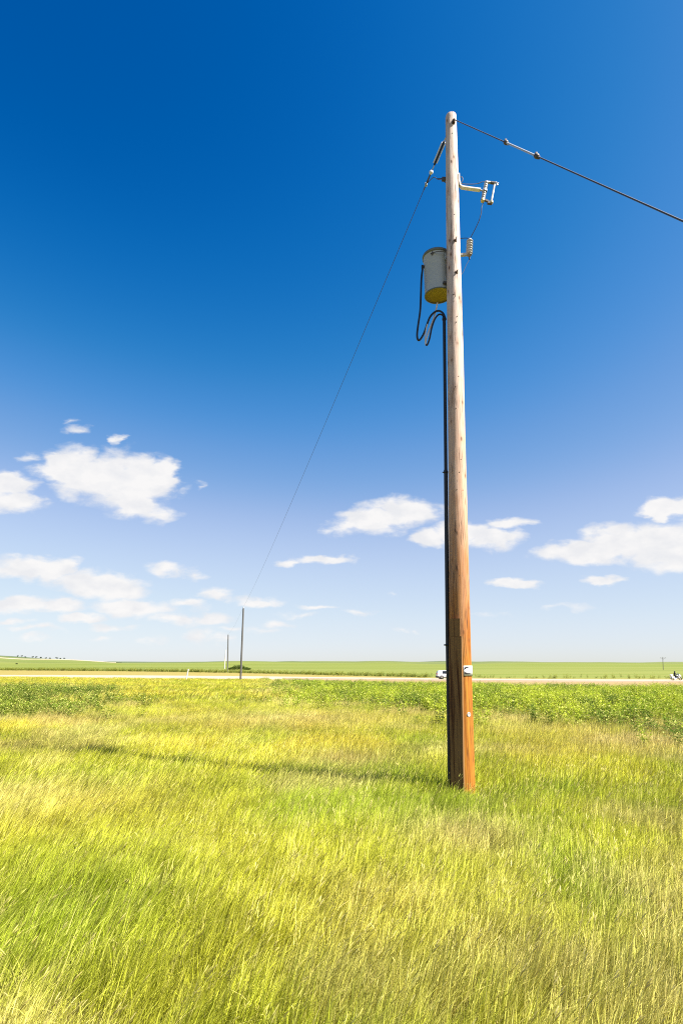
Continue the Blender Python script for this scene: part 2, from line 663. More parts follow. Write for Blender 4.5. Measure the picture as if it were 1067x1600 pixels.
M_ROAD = gravel_material('pale_road', (.27, .225, .165), (.38, .325, .25), 3.0)
M_SHOULDER = gravel_material('road_shoulder_dirt', (.19, .135, .08), (.29, .215, .14), 1.4)
M_TRACK = gravel_material('dry_track', (.27, .22, .155), (.39, .33, .255), 1.0)
xs_road = list(np.linspace(-420, 420, 141))
strip('road', xs_road, ROAD_Y - ROAD_W / 2, ROAD_Y + ROAD_W / 2, .09, M_ROAD, 6, label='pale straight prairie road crossing behind the pole', cat='road')
strip('road_shoulder', xs_road, lambda x: ROAD_Y - ROAD_W / 2 - 7.5, lambda x: ROAD_Y - ROAD_W / 2 + .3, .06, M_SHOULDER, 4, 3.0, 4, 'bare brown dirt shoulder along the near edge of the road', 'shoulder')
strip('gravel_pullout', list(np.linspace(-95, -11, 50)), lambda x: ROAD_Y - 15 - 8 * math.exp(-((x + 30) / 22) ** 2), ROAD_Y - 4.0, .075, M_TRACK, 5, 5.0, 8, 'pinkish bare gravel patch joining the road near the far poles', 'gravel')
strip('dirt_track', list(np.linspace(-1300, -600, 60)), lambda x: 1150 + (x + 1300) * .62, lambda x: 1166 + (x + 1300) * .66, .8, M_TRACK, 2, 6, 3, 'pale track running over the far hillside', 'track')

# ------------------------------------------------------------------ the main pole
def pole_material(name, z0, ztop, weathered=True):
    t = NT(name)
    p = t.obj()
    sp = t.node('ShaderNodeSeparateXYZ')
    t.put(sp.inputs[0], p)
    z = t.math('SUBTRACT', sp.outputs[2], z0)
    ang = t.math('ARCTAN2', sp.outputs[1], sp.outputs[0])
    cyl = t.node('ShaderNodeCombineXYZ')
    t.put(cyl.inputs[0], t.math('MULTIPLY', sp.outputs[0], 1.0))
    t.put(cyl.inputs[1], t.math('MULTIPLY', sp.outputs[1], 1.0))
    t.put(cyl.inputs[2], sp.outputs[2])
    g1 = t.noise(t.mapping(p, (60, 60, 1.1)), 1.0, 6, .62, .3)       # grain
    g2 = t.noise(t.mapping(p, (24, 24, .6)), 1.0, 6, .65, .5)        # broad streaks
    g3 = t.noise(t.mapping(p, (7, 7, 1.3)), 1.0, 4, .55)             # blotches
    # bleached silver-pink above, fresh orange preservative colour below
    zz = t.math('ADD', z, t.math('MULTIPLY', t.math('SUBTRACT', g2, .5), 3.4))
    zz = t.math('ADD', zz, t.math('MULTIPLY', t.math('SUBTRACT', g3, .5), 2.2))
    h = t.mrange(zz, 1.7, 4.4, 0, 1, True)
    top = t.mix(t.mrange(g1, .3, .7), (.40, .30, .24), (.68, .58, .50))
    top = t.mix(t.math('MULTIPLY', t.mrange(g2, .52, .66), .45), top, (.36, .23, .155))
    top = t.mix(t.mrange(t.math('ADD', z, t.math('MULTIPLY', t.math('SUBTRACT', g2, .5), 5.0)), 3.6, 8.2), t.mix(g1, (.38, .205, .115), (.62, .42, .29)), top)
    low = t.mix(t.mrange(g1, .3, .7), (.19, .055, .005), (.48, .185, .022))
    low = t.mix(t.mrange(g2, .50, .66), low, (.47, .21, .024))
    low = t.mix(t.mrange(g2, .30, .44, 1, 0), low, (.19, .052, .006))
    c = t.mix(h, low, top)
    # resin streaks where the two meet
    rs = t.math('MULTIPLY', t.mrange(g2, .50, .60), t.math('MULTIPLY', t.mrange(z, 2.3, 2.9), t.mrange(z, 4.1, 3.3)))
    c = t.mix(t.math('MULTIPLY', rs, .75), c, (.26, .085, .006))
    # knots
    vo = t.node('ShaderNodeTexVoronoi')
    t.put(vo.inputs['Vector'], t.mapping(p, (8.5, 8.5, 3.4)))
    vo.inputs['Scale'].default_value = 1.0
    vo.inputs['Randomness'].default_value = 1.0
    kn = t.mrange(vo.outputs['Distance'], .07, .17, 1, 0)
    halo = t.mrange(vo.outputs['Distance'], .10, .46, .55, 0)
    c = t.mix(halo, c, t.mix(h, (.30, .09, .012), (.42, .235, .14)))
    c = t.mix(t.math('MULTIPLY', kn, .8), c, (.09, .04, .018))
    # drying checks: thin dark splits along the grain
    ck = t.noise(t.mapping(p, (38, 38, .42)), 1.0, 3, .5, .2)
    line = t.mrange(t.math('ABSOLUTE', t.math('SUBTRACT', ck, .5)), .008, .028, 1, 0)
    line = t.math('MULTIPLY', line, t.mrange(g3, .46, .56))
    c = t.mix(t.math('MULTIPLY', line, .85), c, (.07, .032, .014))
    hgt = t.math('SUBTRACT', t.math('ADD', g1, t.math('MULTIPLY', g2, .8)), t.math('MULTIPLY', line, 1.2))
    hgt = t.math('ADD', hgt, t.math('MULTIPLY', kn, .8))
    t.bsdf(c, t.mrange(g1, .3, .7, .62, .82), 0, .25, bump=hgt, bstr=.55, bdist=.006)
    return t.m


M_STEEL = simple('galvanised_steel', (.42, .43, .43), .45, .75, .5, .2, 60)
M_DARKSTEEL = simple('weathered_dark_steel', (.10, .085, .075), .6, .5, .4, .3, 60)
M_RUST = simple('rusty_bolt', (.09, .055, .035), .75, .3, .3, .35, 80)
M_BLACK = simple('black_rubber_insulation', (.012, .012, .014), .45, 0, .4, .2, 40)
M_PALECABLE = simple('pale_and_sunlit_cable', (.62, .54, .45), .6, 0, .3, .15, 40)  # pale clip and cable; also sun reflection put into the dark loop's colour
M_PVC = simple('dark_plastic_conduit', (.020, .021, .025), .42, 0, .35, .25, 25)
M_TANK = simple('grey_tank_enamel', (.36, .38, .365), .42, 0, .45, .06, 8)
M_LID = simple('tank_lid_dark', (.13, .15, .14), .5, .1, .4, .12, 20)
M_OLIVE = simple('ochre_bounce_tank_bottom', (.30, .225, .022), .55, 0, .35, .15, 10)  # yellow partly from grass bounce light put into the base colour
M_PORC = simple('grey_porcelain', (.36, .355, .325), .28, 0, .55, .05, 20)
M_PORCB = simple('brownish_glaze', (.20, .17, .13), .35, 0, .5, .2, 20)
M_CREAM = simple('cream_porcelain', (.74, .72, .65), .35, 0, .5, .06, 20)
M_YEL = simple('brass_fitting', (.55, .45, .18), .4, .6, .5, .2, 40)
M_ALU = simple('dull_aluminium_wire', (.07, .07, .075), .6, .4, .4, .2, 40)
M_GLASSROD = simple('fibreglass_rod', (.42, .43, .43), .4, 0, .4, .08, 30)
M_WHITE = simple('white_plate', (.80, .79, .77), .5, 0, .4, .04, 30)
M_INK = simple('black_print', (.012, .012, .013), .6, 0, .3, .1, 30)

PY = 8.5
P_BASE = at(723.2, 1232, PY)
P_TOP = at(704.4, 180.5, PY)
AX = (P_TOP - P_BASE) / (P_TOP.z - P_BASE.z)          # axis per metre of height


def axis(z):
    return P_BASE + AX * (z - P_BASE.z)


def zpx(py, Y=PY):
    return at(533, py, Y).z


def prad(z):
    return float(np.interp(z, [0, 2, 5.7, 7.8, P_TOP.z], [.164, .148, .134, .125, .101]))


def surf(z, th, off=0.0):
    """point on the pole's skin; th = 0 faces the camera, + to the right"""
    r = prad(z) + off
    return axis(z) + Vector((math.sin(th) * r, -math.cos(th) * r, 0))


LABEL_POLE = 'tall wooden utility pole, bleached above and orange below, carrying the transformer'
pole = thing('utility_pole', (axis(0).x, PY, 0), LABEL_POLE, 'utility pole')


def build_shaft(name, r_of_z, ax_of_z, z0, z1, m, parent, nseg=40, dz=.16, bump=.0035):
    vs, fs = [], []
    zs = list(np.arange(z0, z1 - .03, dz)) + [z1 - .022, z1 - .008, z1]
    for i, z in enumerate(zs):
        c = ax_of_z(z)
        for k in range(nseg):
            a = 2 * math.pi * k / nseg
            r = r_of_z(z) + (float(vnoise(math.cos(a) * 1.7 + 4, z * .8 + math.sin(a) * 1.7, 4)) - .5) * bump * 3 + (float(vnoise(k * .9, z * .25, 9)) - .5) * bump
            if i == len(zs) - 1:
                r *= .88
            elif i == len(zs) - 2:
                r *= .97
            vs.append(c + Vector((math.cos(a) * r, math.sin(a) * r, 0)))
    for i in range(len(zs) - 1):
        for k in range(nseg):
            a, b = i * nseg + k, i * nseg + (k + 1) % nseg
            fs.append((a, b, b + nseg, a + nseg))
    mb = MB().add(vs, fs, True)
    q = (len(zs) - 1) * nseg
    mb.add([vs[q + k] for k in range(nseg)], [tuple(range(nseg))])
    return mb.build(name, m, parent)


M_POLE = pole_material('pole_timber', 0.0, P_TOP.z)
build_shaft('shaft', prad, axis, -.35, P_TOP.z, M_POLE, pole)

# the cover plank nailed to the left front of the foot
TH_P = R(-33)


def plank_material():
    t = NT('old_plank')
    p = t.obj()
    g1 = t.noise(t.mapping(p, (90, 90, 1.4)), 1.0, 6, .6, .4)
    g2 = t.noise(t.mapping(p, (22, 22, .5)), 1.0, 4, .6)
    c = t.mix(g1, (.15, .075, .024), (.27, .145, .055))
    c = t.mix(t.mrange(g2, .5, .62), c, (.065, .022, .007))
    t.bsdf(c, .8, 0, .2, bump=g1, bstr=.5, bdist=.004)
    return t.m


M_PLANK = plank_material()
t_dir = Vector((math.cos(TH_P), math.sin(TH_P), 0))       # along the width, to the right
n_dir = Vector((math.sin(TH_P), -math.cos(TH_P), 0))      # outwards


def plank(name, z0, z1, u0, u1, d0, d1, m, parent, seg=14, seed=1):
    """board following the pole's taper, u across, d outwards from the pole skin"""
    vs, fs = [], []
    for i in range(seg + 1):
        z = z0 + (z1 - z0) * i / seg
        a = axis(z)
        r = prad(z)
        w1 = (float(vnoise(i * .7, seed * 3.3, seed)) - .5) * .007
        w0 = (float(vnoise(i * .6, seed * 5.3, seed + 4)) - .5) * .005
        for (u, d) in ((u0 + w0, d0), (u1 + w1, d0), (u1 + w1, d1 - .003), (u1 + w1 - .004, d1), (u0 + w0 + .004, d1), (u0 + w0, d1 - .003)):
            vs.append(a + t_dir * u + n_dir * (r + d))
    for i in range(seg):
        for k in range(6):
            a, b = i * 6 + k, i * 6 + (k + 1) % 6
            fs.append((a, b, b + 6, a + 6))
    fs.append((5, 4, 3, 2, 1, 0))
    q = seg * 6
    fs.append(tuple(q + k for k in range(6)))
    return MB().add(vs, fs).build(name, m, parent)


ZP_T = zpx(968)
ZP_M = zpx(995)
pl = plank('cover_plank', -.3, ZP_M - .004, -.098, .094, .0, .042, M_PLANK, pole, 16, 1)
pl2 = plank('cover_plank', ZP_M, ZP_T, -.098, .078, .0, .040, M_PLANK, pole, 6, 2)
plank('edge_strip', -.29, ZP_M - .05, .0975, .107, .004, .046, simple('pale_sunlit_edge', (.62, .46, .30), .8, 0, .2, .2, 30), pl, 14, 1)  # sunlight on the plank's right edge, put into the strip's pale colour
plank('edge_strip', ZP_M + .01, ZP_T, .082, .090, .004, .043, simple('pale_sunlit_edge_upper', (.66, .52, .36), .8, 0, .2, .2, 30), pl2, 6, 2)  # upper board: its sunlit edge painted as a pale strip too
# inner batten and nails on the plank
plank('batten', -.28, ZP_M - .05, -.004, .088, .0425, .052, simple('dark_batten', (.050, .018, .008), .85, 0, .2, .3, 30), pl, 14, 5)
for zz_, uu in ((zpx(985), -.06), (zpx(985), .05), (zpx(1040), -.07), (zpx(1040), .07), (zpx(1115), -.07), (zpx(1115), .075), (.25, -.05)):
    o_ = axis(zz_) + t_dir * uu + n_dir * (prad(zz_) + .042)
    MB().lathe([(.009, 0), (.009, .004), (.0, .006)], o_, n_dir, 8).build('nail', M_RUST, pl)

# through bolts with square washers
def bolt(py, th, ln=.055, wash=.05, tilt=(0, 0, 0)):
    z = zpx(py, PY - .12)
    o_ = surf(z, th, -.004)
    d = Vector((math.sin(th), -math.cos(th), 0))
    rot = d.to_track_quat('Z', 'Y')
    b = MB()
    b.box(o_ + d * .006, (wash, wash, .009), rot.to_matrix())
    ob = b.build('washer', M_RUST, pole)
    n = MB()
    n.lathe([(0, 0), (.019, 0), (.019, .016), (0.0, .016)], o_ + d * .011, d, 6, False)
    n.tube([o_ + d * .02, o_ + d * (.02 + ln)], .0085, 8)
    n.build('bolt', M_RUST, pole)


bolt(375, R(6), .075)
bolt(425, R(10), .05)
bolt(190, R(12), .03)
for (py, th) in ((460, -20), (470, -14), (494, 8), (503, 2), (260, -38), (302, -36), (334, 4), (206, 0), (588, 10), (604, -12), (638, -12), (738, 3), (900, -8), (718, 14), (765, -16), (766, 22)):
    z = zpx(py, PY - .12)
    o_ = surf(z, R(th), -.002)
    d = Vector((math.sin(R(th)), -math.cos(R(th)), 0))
    MB().lathe([(.0, .0), (.0075, 0), (.0075, .006), (.0, .008)], o_, d, 7).build('nail', M_RUST, pole)
# bent staple-like hook under the lower bolt
z = zpx(460, PY - .12)
b = MB()
s0 = surf(z, R(-8), .006)
b.tube([surf(z + .045, R(-6), .002), surf(z + .04, R(-6), .016), surf(z - .04, R(-5), .016), surf(z - .045, R(-5), .002)], .005, 6)
b.tube([surf(z, R(-6), .012), surf(z - .01, R(-20), .01)], .004, 6)
b.build('staple', M_RUST, pole)

# round inspection disc with nail, lower front
z = zpx(1117, PY - .15)
o_ = surf(z, R(27), .001)
d = Vector((math.sin(R(27)), -math.cos(R(27)), 0))
disc = MB().lathe([(.0, .0), (.030, 0), (.031, .004), (.027, .006), (.022, .004), (.0, .004)], o_, d, 20).build('inspection_disc', simple('dull_tin', (.55, .52, .48), .4, .5, .5, .1, 60), pole)
MB().lathe([(.0, .004), (.008, .004), (.008, .009), (0, .011)], o_, d, 8).build('nail', M_RUST, disc)

# ------------------------------------------------------------------ arrow marker plate
zc = zpx(1048.5, PY - .15)
SGN_T = R(31)


def curved_plate(h0, h1, a0, a1, off, thick, n=10):
    vs, fs = [], []
    for i in range(n + 1):
        a = a0 + (a1 - a0) * i / n
        for (h, o2) in ((h0, off), (h0, off + thick), (h1, off + thick), (h1, off)):
            vs.append(surf(zc + h, a, o2))
    for i in range(n):
        for k in range(4):
            p, q = i * 4 + k, i * 4 + (k + 1) % 4
            fs.append((p, p + 4, q + 4, q))
    fs.append((0, 1, 2, 3))
    fs.append(tuple(n * 4 + k for k in (3, 2, 1, 0)))
    return vs, fs


sgn = thing('arrow_sign', surf(zc - .07, SGN_T, .01), 'small white plate with a black arrow pointing left, on the pole', 'sign')
vs, fs = curved_plate(-.068, .068, R(2), R(78), .006, .003, 12)
MB().add(vs, fs, True).build('plate', M_WHITE, sgn)


def on_plate(u, v):
    """u 0..1 across the plate, v -1..1 up"""
    return surf(zc + v * .068, R(2) + u * R(76), .0105)


def plate_shape(polys, name, m):
    mb = MB()
    for poly in polys:
        # thin wedge, split across so that it follows the curve
        vs = []
        for (u, v) in poly:
            vs.append(on_plate(u, v))
        mb.add(vs, [tuple(range(len(vs)))])
    o_ = mb.build(name, m, sgn)
    so_ = o_.modifiers.new('thick', 'SOLIDIFY')
    so_.thickness = .0012
    so_.offset = 1
    return o_


plate_shape([[(.06, .72), (.06, .18), (.16, .42), (.28, .58), (.40, .66), (.40, .78), (.22, .80)], [(.40, .66), (.62, .60), (.62, .70), (.40, .78)], [(.62, .60), (.95, .56), (.95, .65), (.62, .70)],
             [(.06, -.62), (.06, -.18), (.16, -.34), (.30, -.46), (.42, -.44), (.42, -.58), (.22, -.70)], [(.42, -.44), (.62, -.38), (.62, -.48), (.42, -.58)], [(.62, -.38), (.95, -.36), (.95, -.44), (.62, -.48)]], 'arrow_print', M_INK)
plate_shape([[(.22, 0.0), (.34, .16), (.38, .12), (.29, 0.0)], [(.22, 0.0), (.29, 0.0), (.38, -.12), (.34, -.16)]], 'arrow_print', simple('grey_print', (.22, .22, .22), .6, 0, .3, .1, 30))
for (u, v) in ((.05, .86), (.05, -.86), (.92, .86), (.92, -.86)):
    MB().lathe([(0, 0), (.004, 0), (.003, .003), (0, .004)], on_plate(u, v), (math.sin(SGN_T), -math.cos(SGN_T), 0), 6).build('nail', M_RUST, sgn)

# ------------------------------------------------------------------ conduit
CY = PY + .095
cond = thing('cable_conduit', (at(702.8, 1215, CY).x, CY, 0), 'dark conduit riser running up the left side of the pole', 'conduit')
pts = [at(693.9, 497, CY), at(694.6, 560, CY), at(696.5, 740, CY), at(699.4, 1000, CY), at(702.4, 1190, CY), at(703.2, 1235, CY)]
pts.append(pts[-1] + (pts[-1] - pts[-2]).normalized() * .35)
MB().tube([pts[0], pts[1], pts[2]], .027, 16).build('pipe', M_PVC, cond)
MB().tube([pts[2] + Vector((0, 0, .06)), pts[2], pts[3], pts[4], pts[5], pts[6]], .0315, 16).build('pipe', M_PVC, cond)
MB().lathe([(.0, .0), (.037, 0), (.037, .02), (.028, .06), (.0, .06)], pts[0] + Vector((0, 0, -.03)), (0, 0, 1), 16).build('weather_head', M_BLACK, cond)
for py in (738, 1008):
    c0 = Vector((np.interp(py, [497, 560, 740, 1000, 1190, 1235], [p.x for p in pts[:6]]), CY, zpx(py, CY)))
    MB().lathe([(.030, -.014), (.036, -.014), (.036, .014), (.030, .014)], c0, (0, 0, 1), 16).lathe([(0, 0), (.010, 0), (.010, .02), (0, .02)], c0 + Vector((-.036, -.005, 0)), (-1, 0, 0), 8).build('strap', M_BLACK, cond)
c0 = Vector((np.interp(1069, [497, 560, 740, 1000, 1190, 1235], [p.x for p in pts[:6]]), CY, zpx(1069, CY)))
MB().box(c0 + Vector((.052, -.055, 0)), (.035, .02, .014), Matrix.Rotation(R(-12), 3, 'Y')).build('clip', M_PALECABLE, cond)

# ------------------------------------------------------------------ transformer
TY = PY + .29
TR = .232
t_bot = at(684.5, 461.5, TY)
t_top = Vector((t_bot.x - .0, TY, at(684, 401.5, TY).z))
TH = t_top.z - t_bot.z
tr = thing('transformer', t_bot, 'grey cylindrical transformer with a yellowish underside, hung on the pole', 'transformer')
MB().lathe([(TR - .012, .0), (TR, .0), (TR, .012), (TR, TH - .03), (TR + .004, TH - .02)], t_bot, (0, 0, 1), 48).build('tank', M_TANK, tr)
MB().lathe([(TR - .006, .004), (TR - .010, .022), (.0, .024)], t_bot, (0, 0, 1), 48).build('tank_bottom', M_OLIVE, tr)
MB().lathe([(TR - .010, -.006), (TR + .006, -.006), (TR + .006, .010), (TR - .010, .010), (TR - .010, -.006)], t_bot, (0, 0, 1), 48).build('bottom_rim', M_LID, tr)
MB().lathe([(TR - .002, -.03), (TR + .016, -.03), (TR + .018, .0), (TR + .012, .02), (TR * .7, .045), (0, .055)], t_top, (0, 0, 1), 48).build('lid', M_LID, tr)
# lid clamp with handle
cdir = Vector((-.45, -.89, 0)).normalized()
c0 = t_bot + cdir * (TR + .012) + Vector((0, 0, TH - .09))
tdir = Vector((.89, -.45, 0))
MB().box(c0, (.016, .016, .075)).box(c0, (.06, .014, .014), Matrix.Rotation(math.atan2(tdir.y, tdir.x), 3, 'Z')).build('lid_clamp', M_DARKSTEEL, tr)
# ground lug low on the front
g_dir = Vector((.30, -.95, 0)).normalized()
MB().box(t_bot + g_dir * (TR + .016) + Vector((0, 0, .085)), (.05, .035, .05), Matrix.Rotation(.3, 3, 'Z'), .006).build('ground_lug', M_DARKSTEEL, tr)
# hanger brackets to the pole
for hz in (.16, TH - .17):
    zc_ = t_bot.z + hz
    a = axis(zc_)
    dv = Vector((a.x - t_bot.x, a.y - TY, 0)).normalized()
    p0 = Vector((t_bot.x, TY, zc_)) + dv * (TR - .01)
    p1 = a - dv * (prad(zc_) - .012)
    mid = (p0 + p1) / 2
    MB().box(mid, ((p1 - p0).length, .11, .07), Matrix.Rotation(math.atan2(dv.y, dv.x), 3, 'Z'), .006).box(p1 - dv * .012, (.012, .15, .13), Matrix.Rotation(math.atan2(dv.y, dv.x), 3, 'Z')).build('hanger_bracket', M_TANK, tr)
# dead-front drooping wire across the tank towards the pole
MB().tube([c0 + tdir * .01, c0 + tdir * .07 + Vector((0, -.02, -.012)), c0 + tdir * .15 + Vector((.02, .0, -.02)), axis(c0.z) + Vector((-prad(c0.z) + .01, -.03, -.03))], .006, 6).build('ground_wire', M_DARKSTEEL, tr)
# secondary bushing at the left
lug = at(660.2, 417, TY - .03)
MB().tube([Vector((t_bot.x - TR + .01, TY - .03, lug.z + .01)), lug + Vector((-.01, 0, .008))], .024, 10).build('secondary_bushing', M_BLACK, tr)
MB().box(lug + Vector((-.004, 0, .0)), (.036, .04, .075), None, .006).build('terminal', M_BLACK, tr)

# lightning arrester on its bracket, right of the pole
AY = PY + .17
a0 = at(733.0, 397, AY)
a1 = at(734.0, 372, AY)
AH = a1.z - a0.z
arr = thing('lightning_arrester', a0, 'grey ribbed lightning arrester on a short bracket right of the pole', 'arrester')
prof = [(.022, 0)]
nr = 6
for i in range(nr):
    h0 = AH * (.04 + .9 * i / nr)
    hs_ = AH * .9 / nr
    prof += [(.030, h0), (.058, h0 + hs_ * .18), (.058, h0 + hs_ * .34), (.032, h0 + hs_ * .62), (.030, h0 + hs_)]
prof += [(.026, AH * .97), (.012, AH), (0, AH)]
MB().lathe(prof, a0, (a1 - a0), 24).build('ribbed_housing', M_PORC, arr)
MB().lathe([(0, -.05), (.012, -.05), (.012, -.02), (.044, -.018), (.044, .004), (.0, .004)], a0, (0, 0, 1), 18).build('base_cap', M_PORCB, arr)
MB().tube([a0 + Vector((0, 0, -.1)), a0 + Vector((0, 0, -.05))], .013, 8).build('ground_stud', M_INK, arr)
zb = a0.z + .01
p1 = Vector((axis(zb).x + .02, AY + .05, zb))
MB().box((Vector((a0.x, AY, zb)) + p1) / 2 + Vector((0, 0, -.005)), ((Vector((a0.x, AY, zb)) - p1).length, .05, .045), Matrix.Rotation(math.atan2(AY - p1.y, a0.x - p1.x), 3, 'Z'), .005).build('bracket', M_PORC, arr)
MB().tube([Vector((axis(a1.z).x + .03, AY + .02, a1.z + .005)), a1 + Vector((-.09, .0, .008)), a1 + Vector((0, 0, .004))], .0065, 6).build('lead_wire', M_ALU, arr)
MB().tube([a0 + Vector((0, 0, -.1)), at(729, 412, AY), at(724, 424, AY), at(719, 431, AY), Vector((axis(zpx(436)).x + .04, AY - .02, zpx(436)))], .0045, 6).build('ground_lead', M_ALU, arr)

# ------------------------------------------------------------------ fuse cut-out on its arm
FY = PY - .02
cut = thing('fuse_cutout', at(717.5, 290, FY), 'white porcelain fuse cutout on a short steel arm near the pole top', 'fuse cutout')
pb = [at(716.6, 272, FY), at(717.2, 283, FY), at(718.6, 289.5, FY), at(721.5, 292.2, FY), at(735, 294.3, FY), at(750.5, 296.2, FY)]


def strap(pts_, wid, thick, name, m, parent):
    """flat bar bent along pts_ (bends in the picture plane)"""
    vs, fs = [], []
    for i, p in enumerate(pts_):
        t_ = (pts_[min(i + 1, len(pts_) - 1)] - pts_[max(i - 1, 0)]).normalized()
        n_ = Vector((-t_.z, 0, t_.x))
        for (a, b2) in ((-1, -1), (1, -1), (1, 1), (-1, 1)):
            vs.append(p + n_ * (b2 * thick / 2) + Vector((0, a * wid / 2, 0)))
    for i in range(len(pts_) - 1):
        for k in range(4):
            a, b2 = i * 4 + k, i * 4 + (k + 1) % 4
            fs.append((a, b2, b2 + 4, a + 4))
    fs.append((3, 2, 1, 0))
    q = (len(pts_) - 1) * 4
    fs.append((q, q + 1, q + 2, q + 3))
    return MB().add(vs, fs).build(name, m, parent)


strap(pb, .075, .024, 'arm', M_CREAM, cut)
f0, f1 = at(753.8, 314, FY), at(760.2, 283, FY)
fd = (f1 - f0)
fl = fd.length
prof = [(0, 0), (.030, 0), (.036, fl * .05), (.036, fl * .11), (.030, fl * .14)]
for i in range(7):
    h0 = fl * (.16 + .70 * i / 7)
    st = fl * .1
    prof += [(.028, h0), (.036, h0 + st * .3), (.036, h0 + st * .5), (.028, h0 + st * .8)]
prof += [(.030, fl * .88), (.036, fl * .90), (.036, fl * .97), (.02, fl), (0, fl)]
MB().lathe(prof, f0, fd, 20).build('insulator', M_PORC, cut)
mid = f0 + fd * .52
MB().lathe([(.038, -.024), (.042, -.024), (.042, .024), (.038, .024)], mid, fd, 20).build('band', M_STEEL, cut)
MB().tube([pb[-1] + Vector((-.02, 0, .0)), mid], .014, 8).build('band_bolt', M_STEEL, cut)
g1_, g0_ = at(773.0, 286, FY - .02), at(767.8, 313, FY - .02)
MB().tube([g0_, g1_], .0165, 14).build('fuse_tube', M_CREAM, cut)
topb = [f1 + Vector((0, 0, -.012)), at(766, 284.5, FY - .01), at(775.5, 285.5, FY - .02)]
MB().box((topb[0] + topb[1]) / 2, ((topb[1] - topb[0]).length * 1.1, .045, .022), Matrix.Rotation(R(8), 3, 'Y')).build('top_contact', M_STEEL, cut)
MB().box(at(770.5, 285.2, FY - .02), (.10, .05, .03), Matrix.Rotation(R(8), 3, 'Y'), .006).build('top_contact', M_DARKSTEEL, cut)
MB().tube([at(774, 284, FY - .02), at(779, 286, FY - .03)], .013, 8).build('pull_horn', M_STEEL, cut)
MB().lathe([(0, 0), (.018, 0), (.018, .012), (0, .012)], at(776.2, 288.2, FY - .03), (0, -1, 0), 10).build('pull_ring', M_STEEL, cut)
MB().lathe([(0, 0), (.026, 0), (.032, .012), (.032, .04), (.02, .06), (0, .06)], at(767.5, 317.5, FY - .02), (.12, 0, 1), 14).build('hinge', M_YEL, cut)
MB().box(at(765, 316.5, FY - .02), (.085, .045, .055), Matrix.Rotation(R(10), 3, 'Y'), .008).box(at(760, 313, FY - .01), (.07, .035, .03), Matrix.Rotation(R(28), 3, 'Y')).build('hinge_bracket', M_DARKSTEEL, cut)
MB().lathe([(0, -.02), (.03, -.02), (.037, .0), (.037, .025), (0, .03)], f0 + fd * .02, fd, 16).build('end_cap', M_YEL, cut)
MB().tube([at(754.5, 317, FY), at(752.3, 324, FY), at(752.0, 332, FY), at(748.5, 344, FY + .04), at(742.5, 357, FY + .1), a1 + Vector((.01, 0, .01))], .0068, 8).build('drop_lead', M_ALU, cut)

# ------------------------------------------------------------------ secondary cables
cab = thing('service_cable', at(658, 430, TY - .03), 'black looping cable between the transformer and the conduit top', 'cable')


def smooth_path(pts_, sub=6):
    """Catmull-Rom through the points"""
    o_ = []
    n = len(pts_)
    for i in range(n - 1):
        p0, p1, p2, p3 = pts_[max(i - 1, 0)], pts_[i], pts_[i + 1], pts_[min(i + 2, n - 1)]
        for k in range(sub):
            t_ = k / sub
            o_.append(.5 * ((2 * p1) + (p2 - p0) * t_ + (2 * p0 - 5 * p1 + 4 * p2 - p3) * t_ ** 2 + (3 * p1 - p0 - 3 * p2 + p3) * t_ ** 3))
    o_.append(pts_[-1])
    return o_


Y1 = TY - .05
ca = [(660, 420, Y1), (658.3, 436, Y1), (657.5, 460, Y1), (656.4, 485, Y1), (653.3, 507, Y1), (651.6, 522, Y1), (652.6, 530, Y1), (656, 530.5, Y1), (662, 521, Y1), (667, 507, Y1), (671.5, 495.5, Y1 - .03), (678, 488, Y1 - .06), (685, 485.3, Y1 - .09), (691, 488, Y1 - .11), (694.4, 494, CY), (694.2, 502, CY)]
MB().tube(smooth_path([at(*q) for q in ca]), .0175, 10).build('cable', M_BLACK, cab)
Y2 = TY - .12
cb = [(683.2, 473, TY - .02), (681.5, 482, TY - .03), (676.5, 500, Y2 + .04), (669.5, 518, Y2 + .02), (665.4, 532, Y2), (665.2, 538.2, Y2), (667.5, 538.3, Y2), (671, 529, Y2), (674.5, 512, Y2), (679.5, 498, Y2 - .02), (685.5, 491.2, Y2), (691, 492, Y2 + .0), (694.3, 498, CY)]
c2 = thing('service_cable', at(683, 474, TY), 'narrow dark cable loop, its sunlit half coloured pale, hanging right beneath the transformer', 'cable')
MB().tube(smooth_path([at(*q) for q in cb[:6]]), .0135, 10).build('cable', M_PALECABLE, c2)  # lit side of the dark loop, sun reflection painted as a pale colour
MB().tube(smooth_path([at(*q) for q in cb[5:]]), .0150, 10).build('cable', M_BLACK, c2)
cc = [(675, 490, Y2 + .09), (669.5, 500, Y2 + .07), (665.6, 514, Y2 + .05), (664.2, 528, Y2 + .03), (664.8, 537, Y2 + .01)]
MB().tube(smooth_path([at(*q) for q in cc]), .0095, 8).build('cable', M_PALECABLE, c2)

# ------------------------------------------------------------------ far poles and the overhead line
M_FARPOLE = simple('grey_weathered_pole', (.10, .095, .085), .85, 0, .2, .2, 3)
M_PALEPOLE = simple('pale_weathered_pole', (.62, .55, .46), .85, 0, .2, .2, 3)


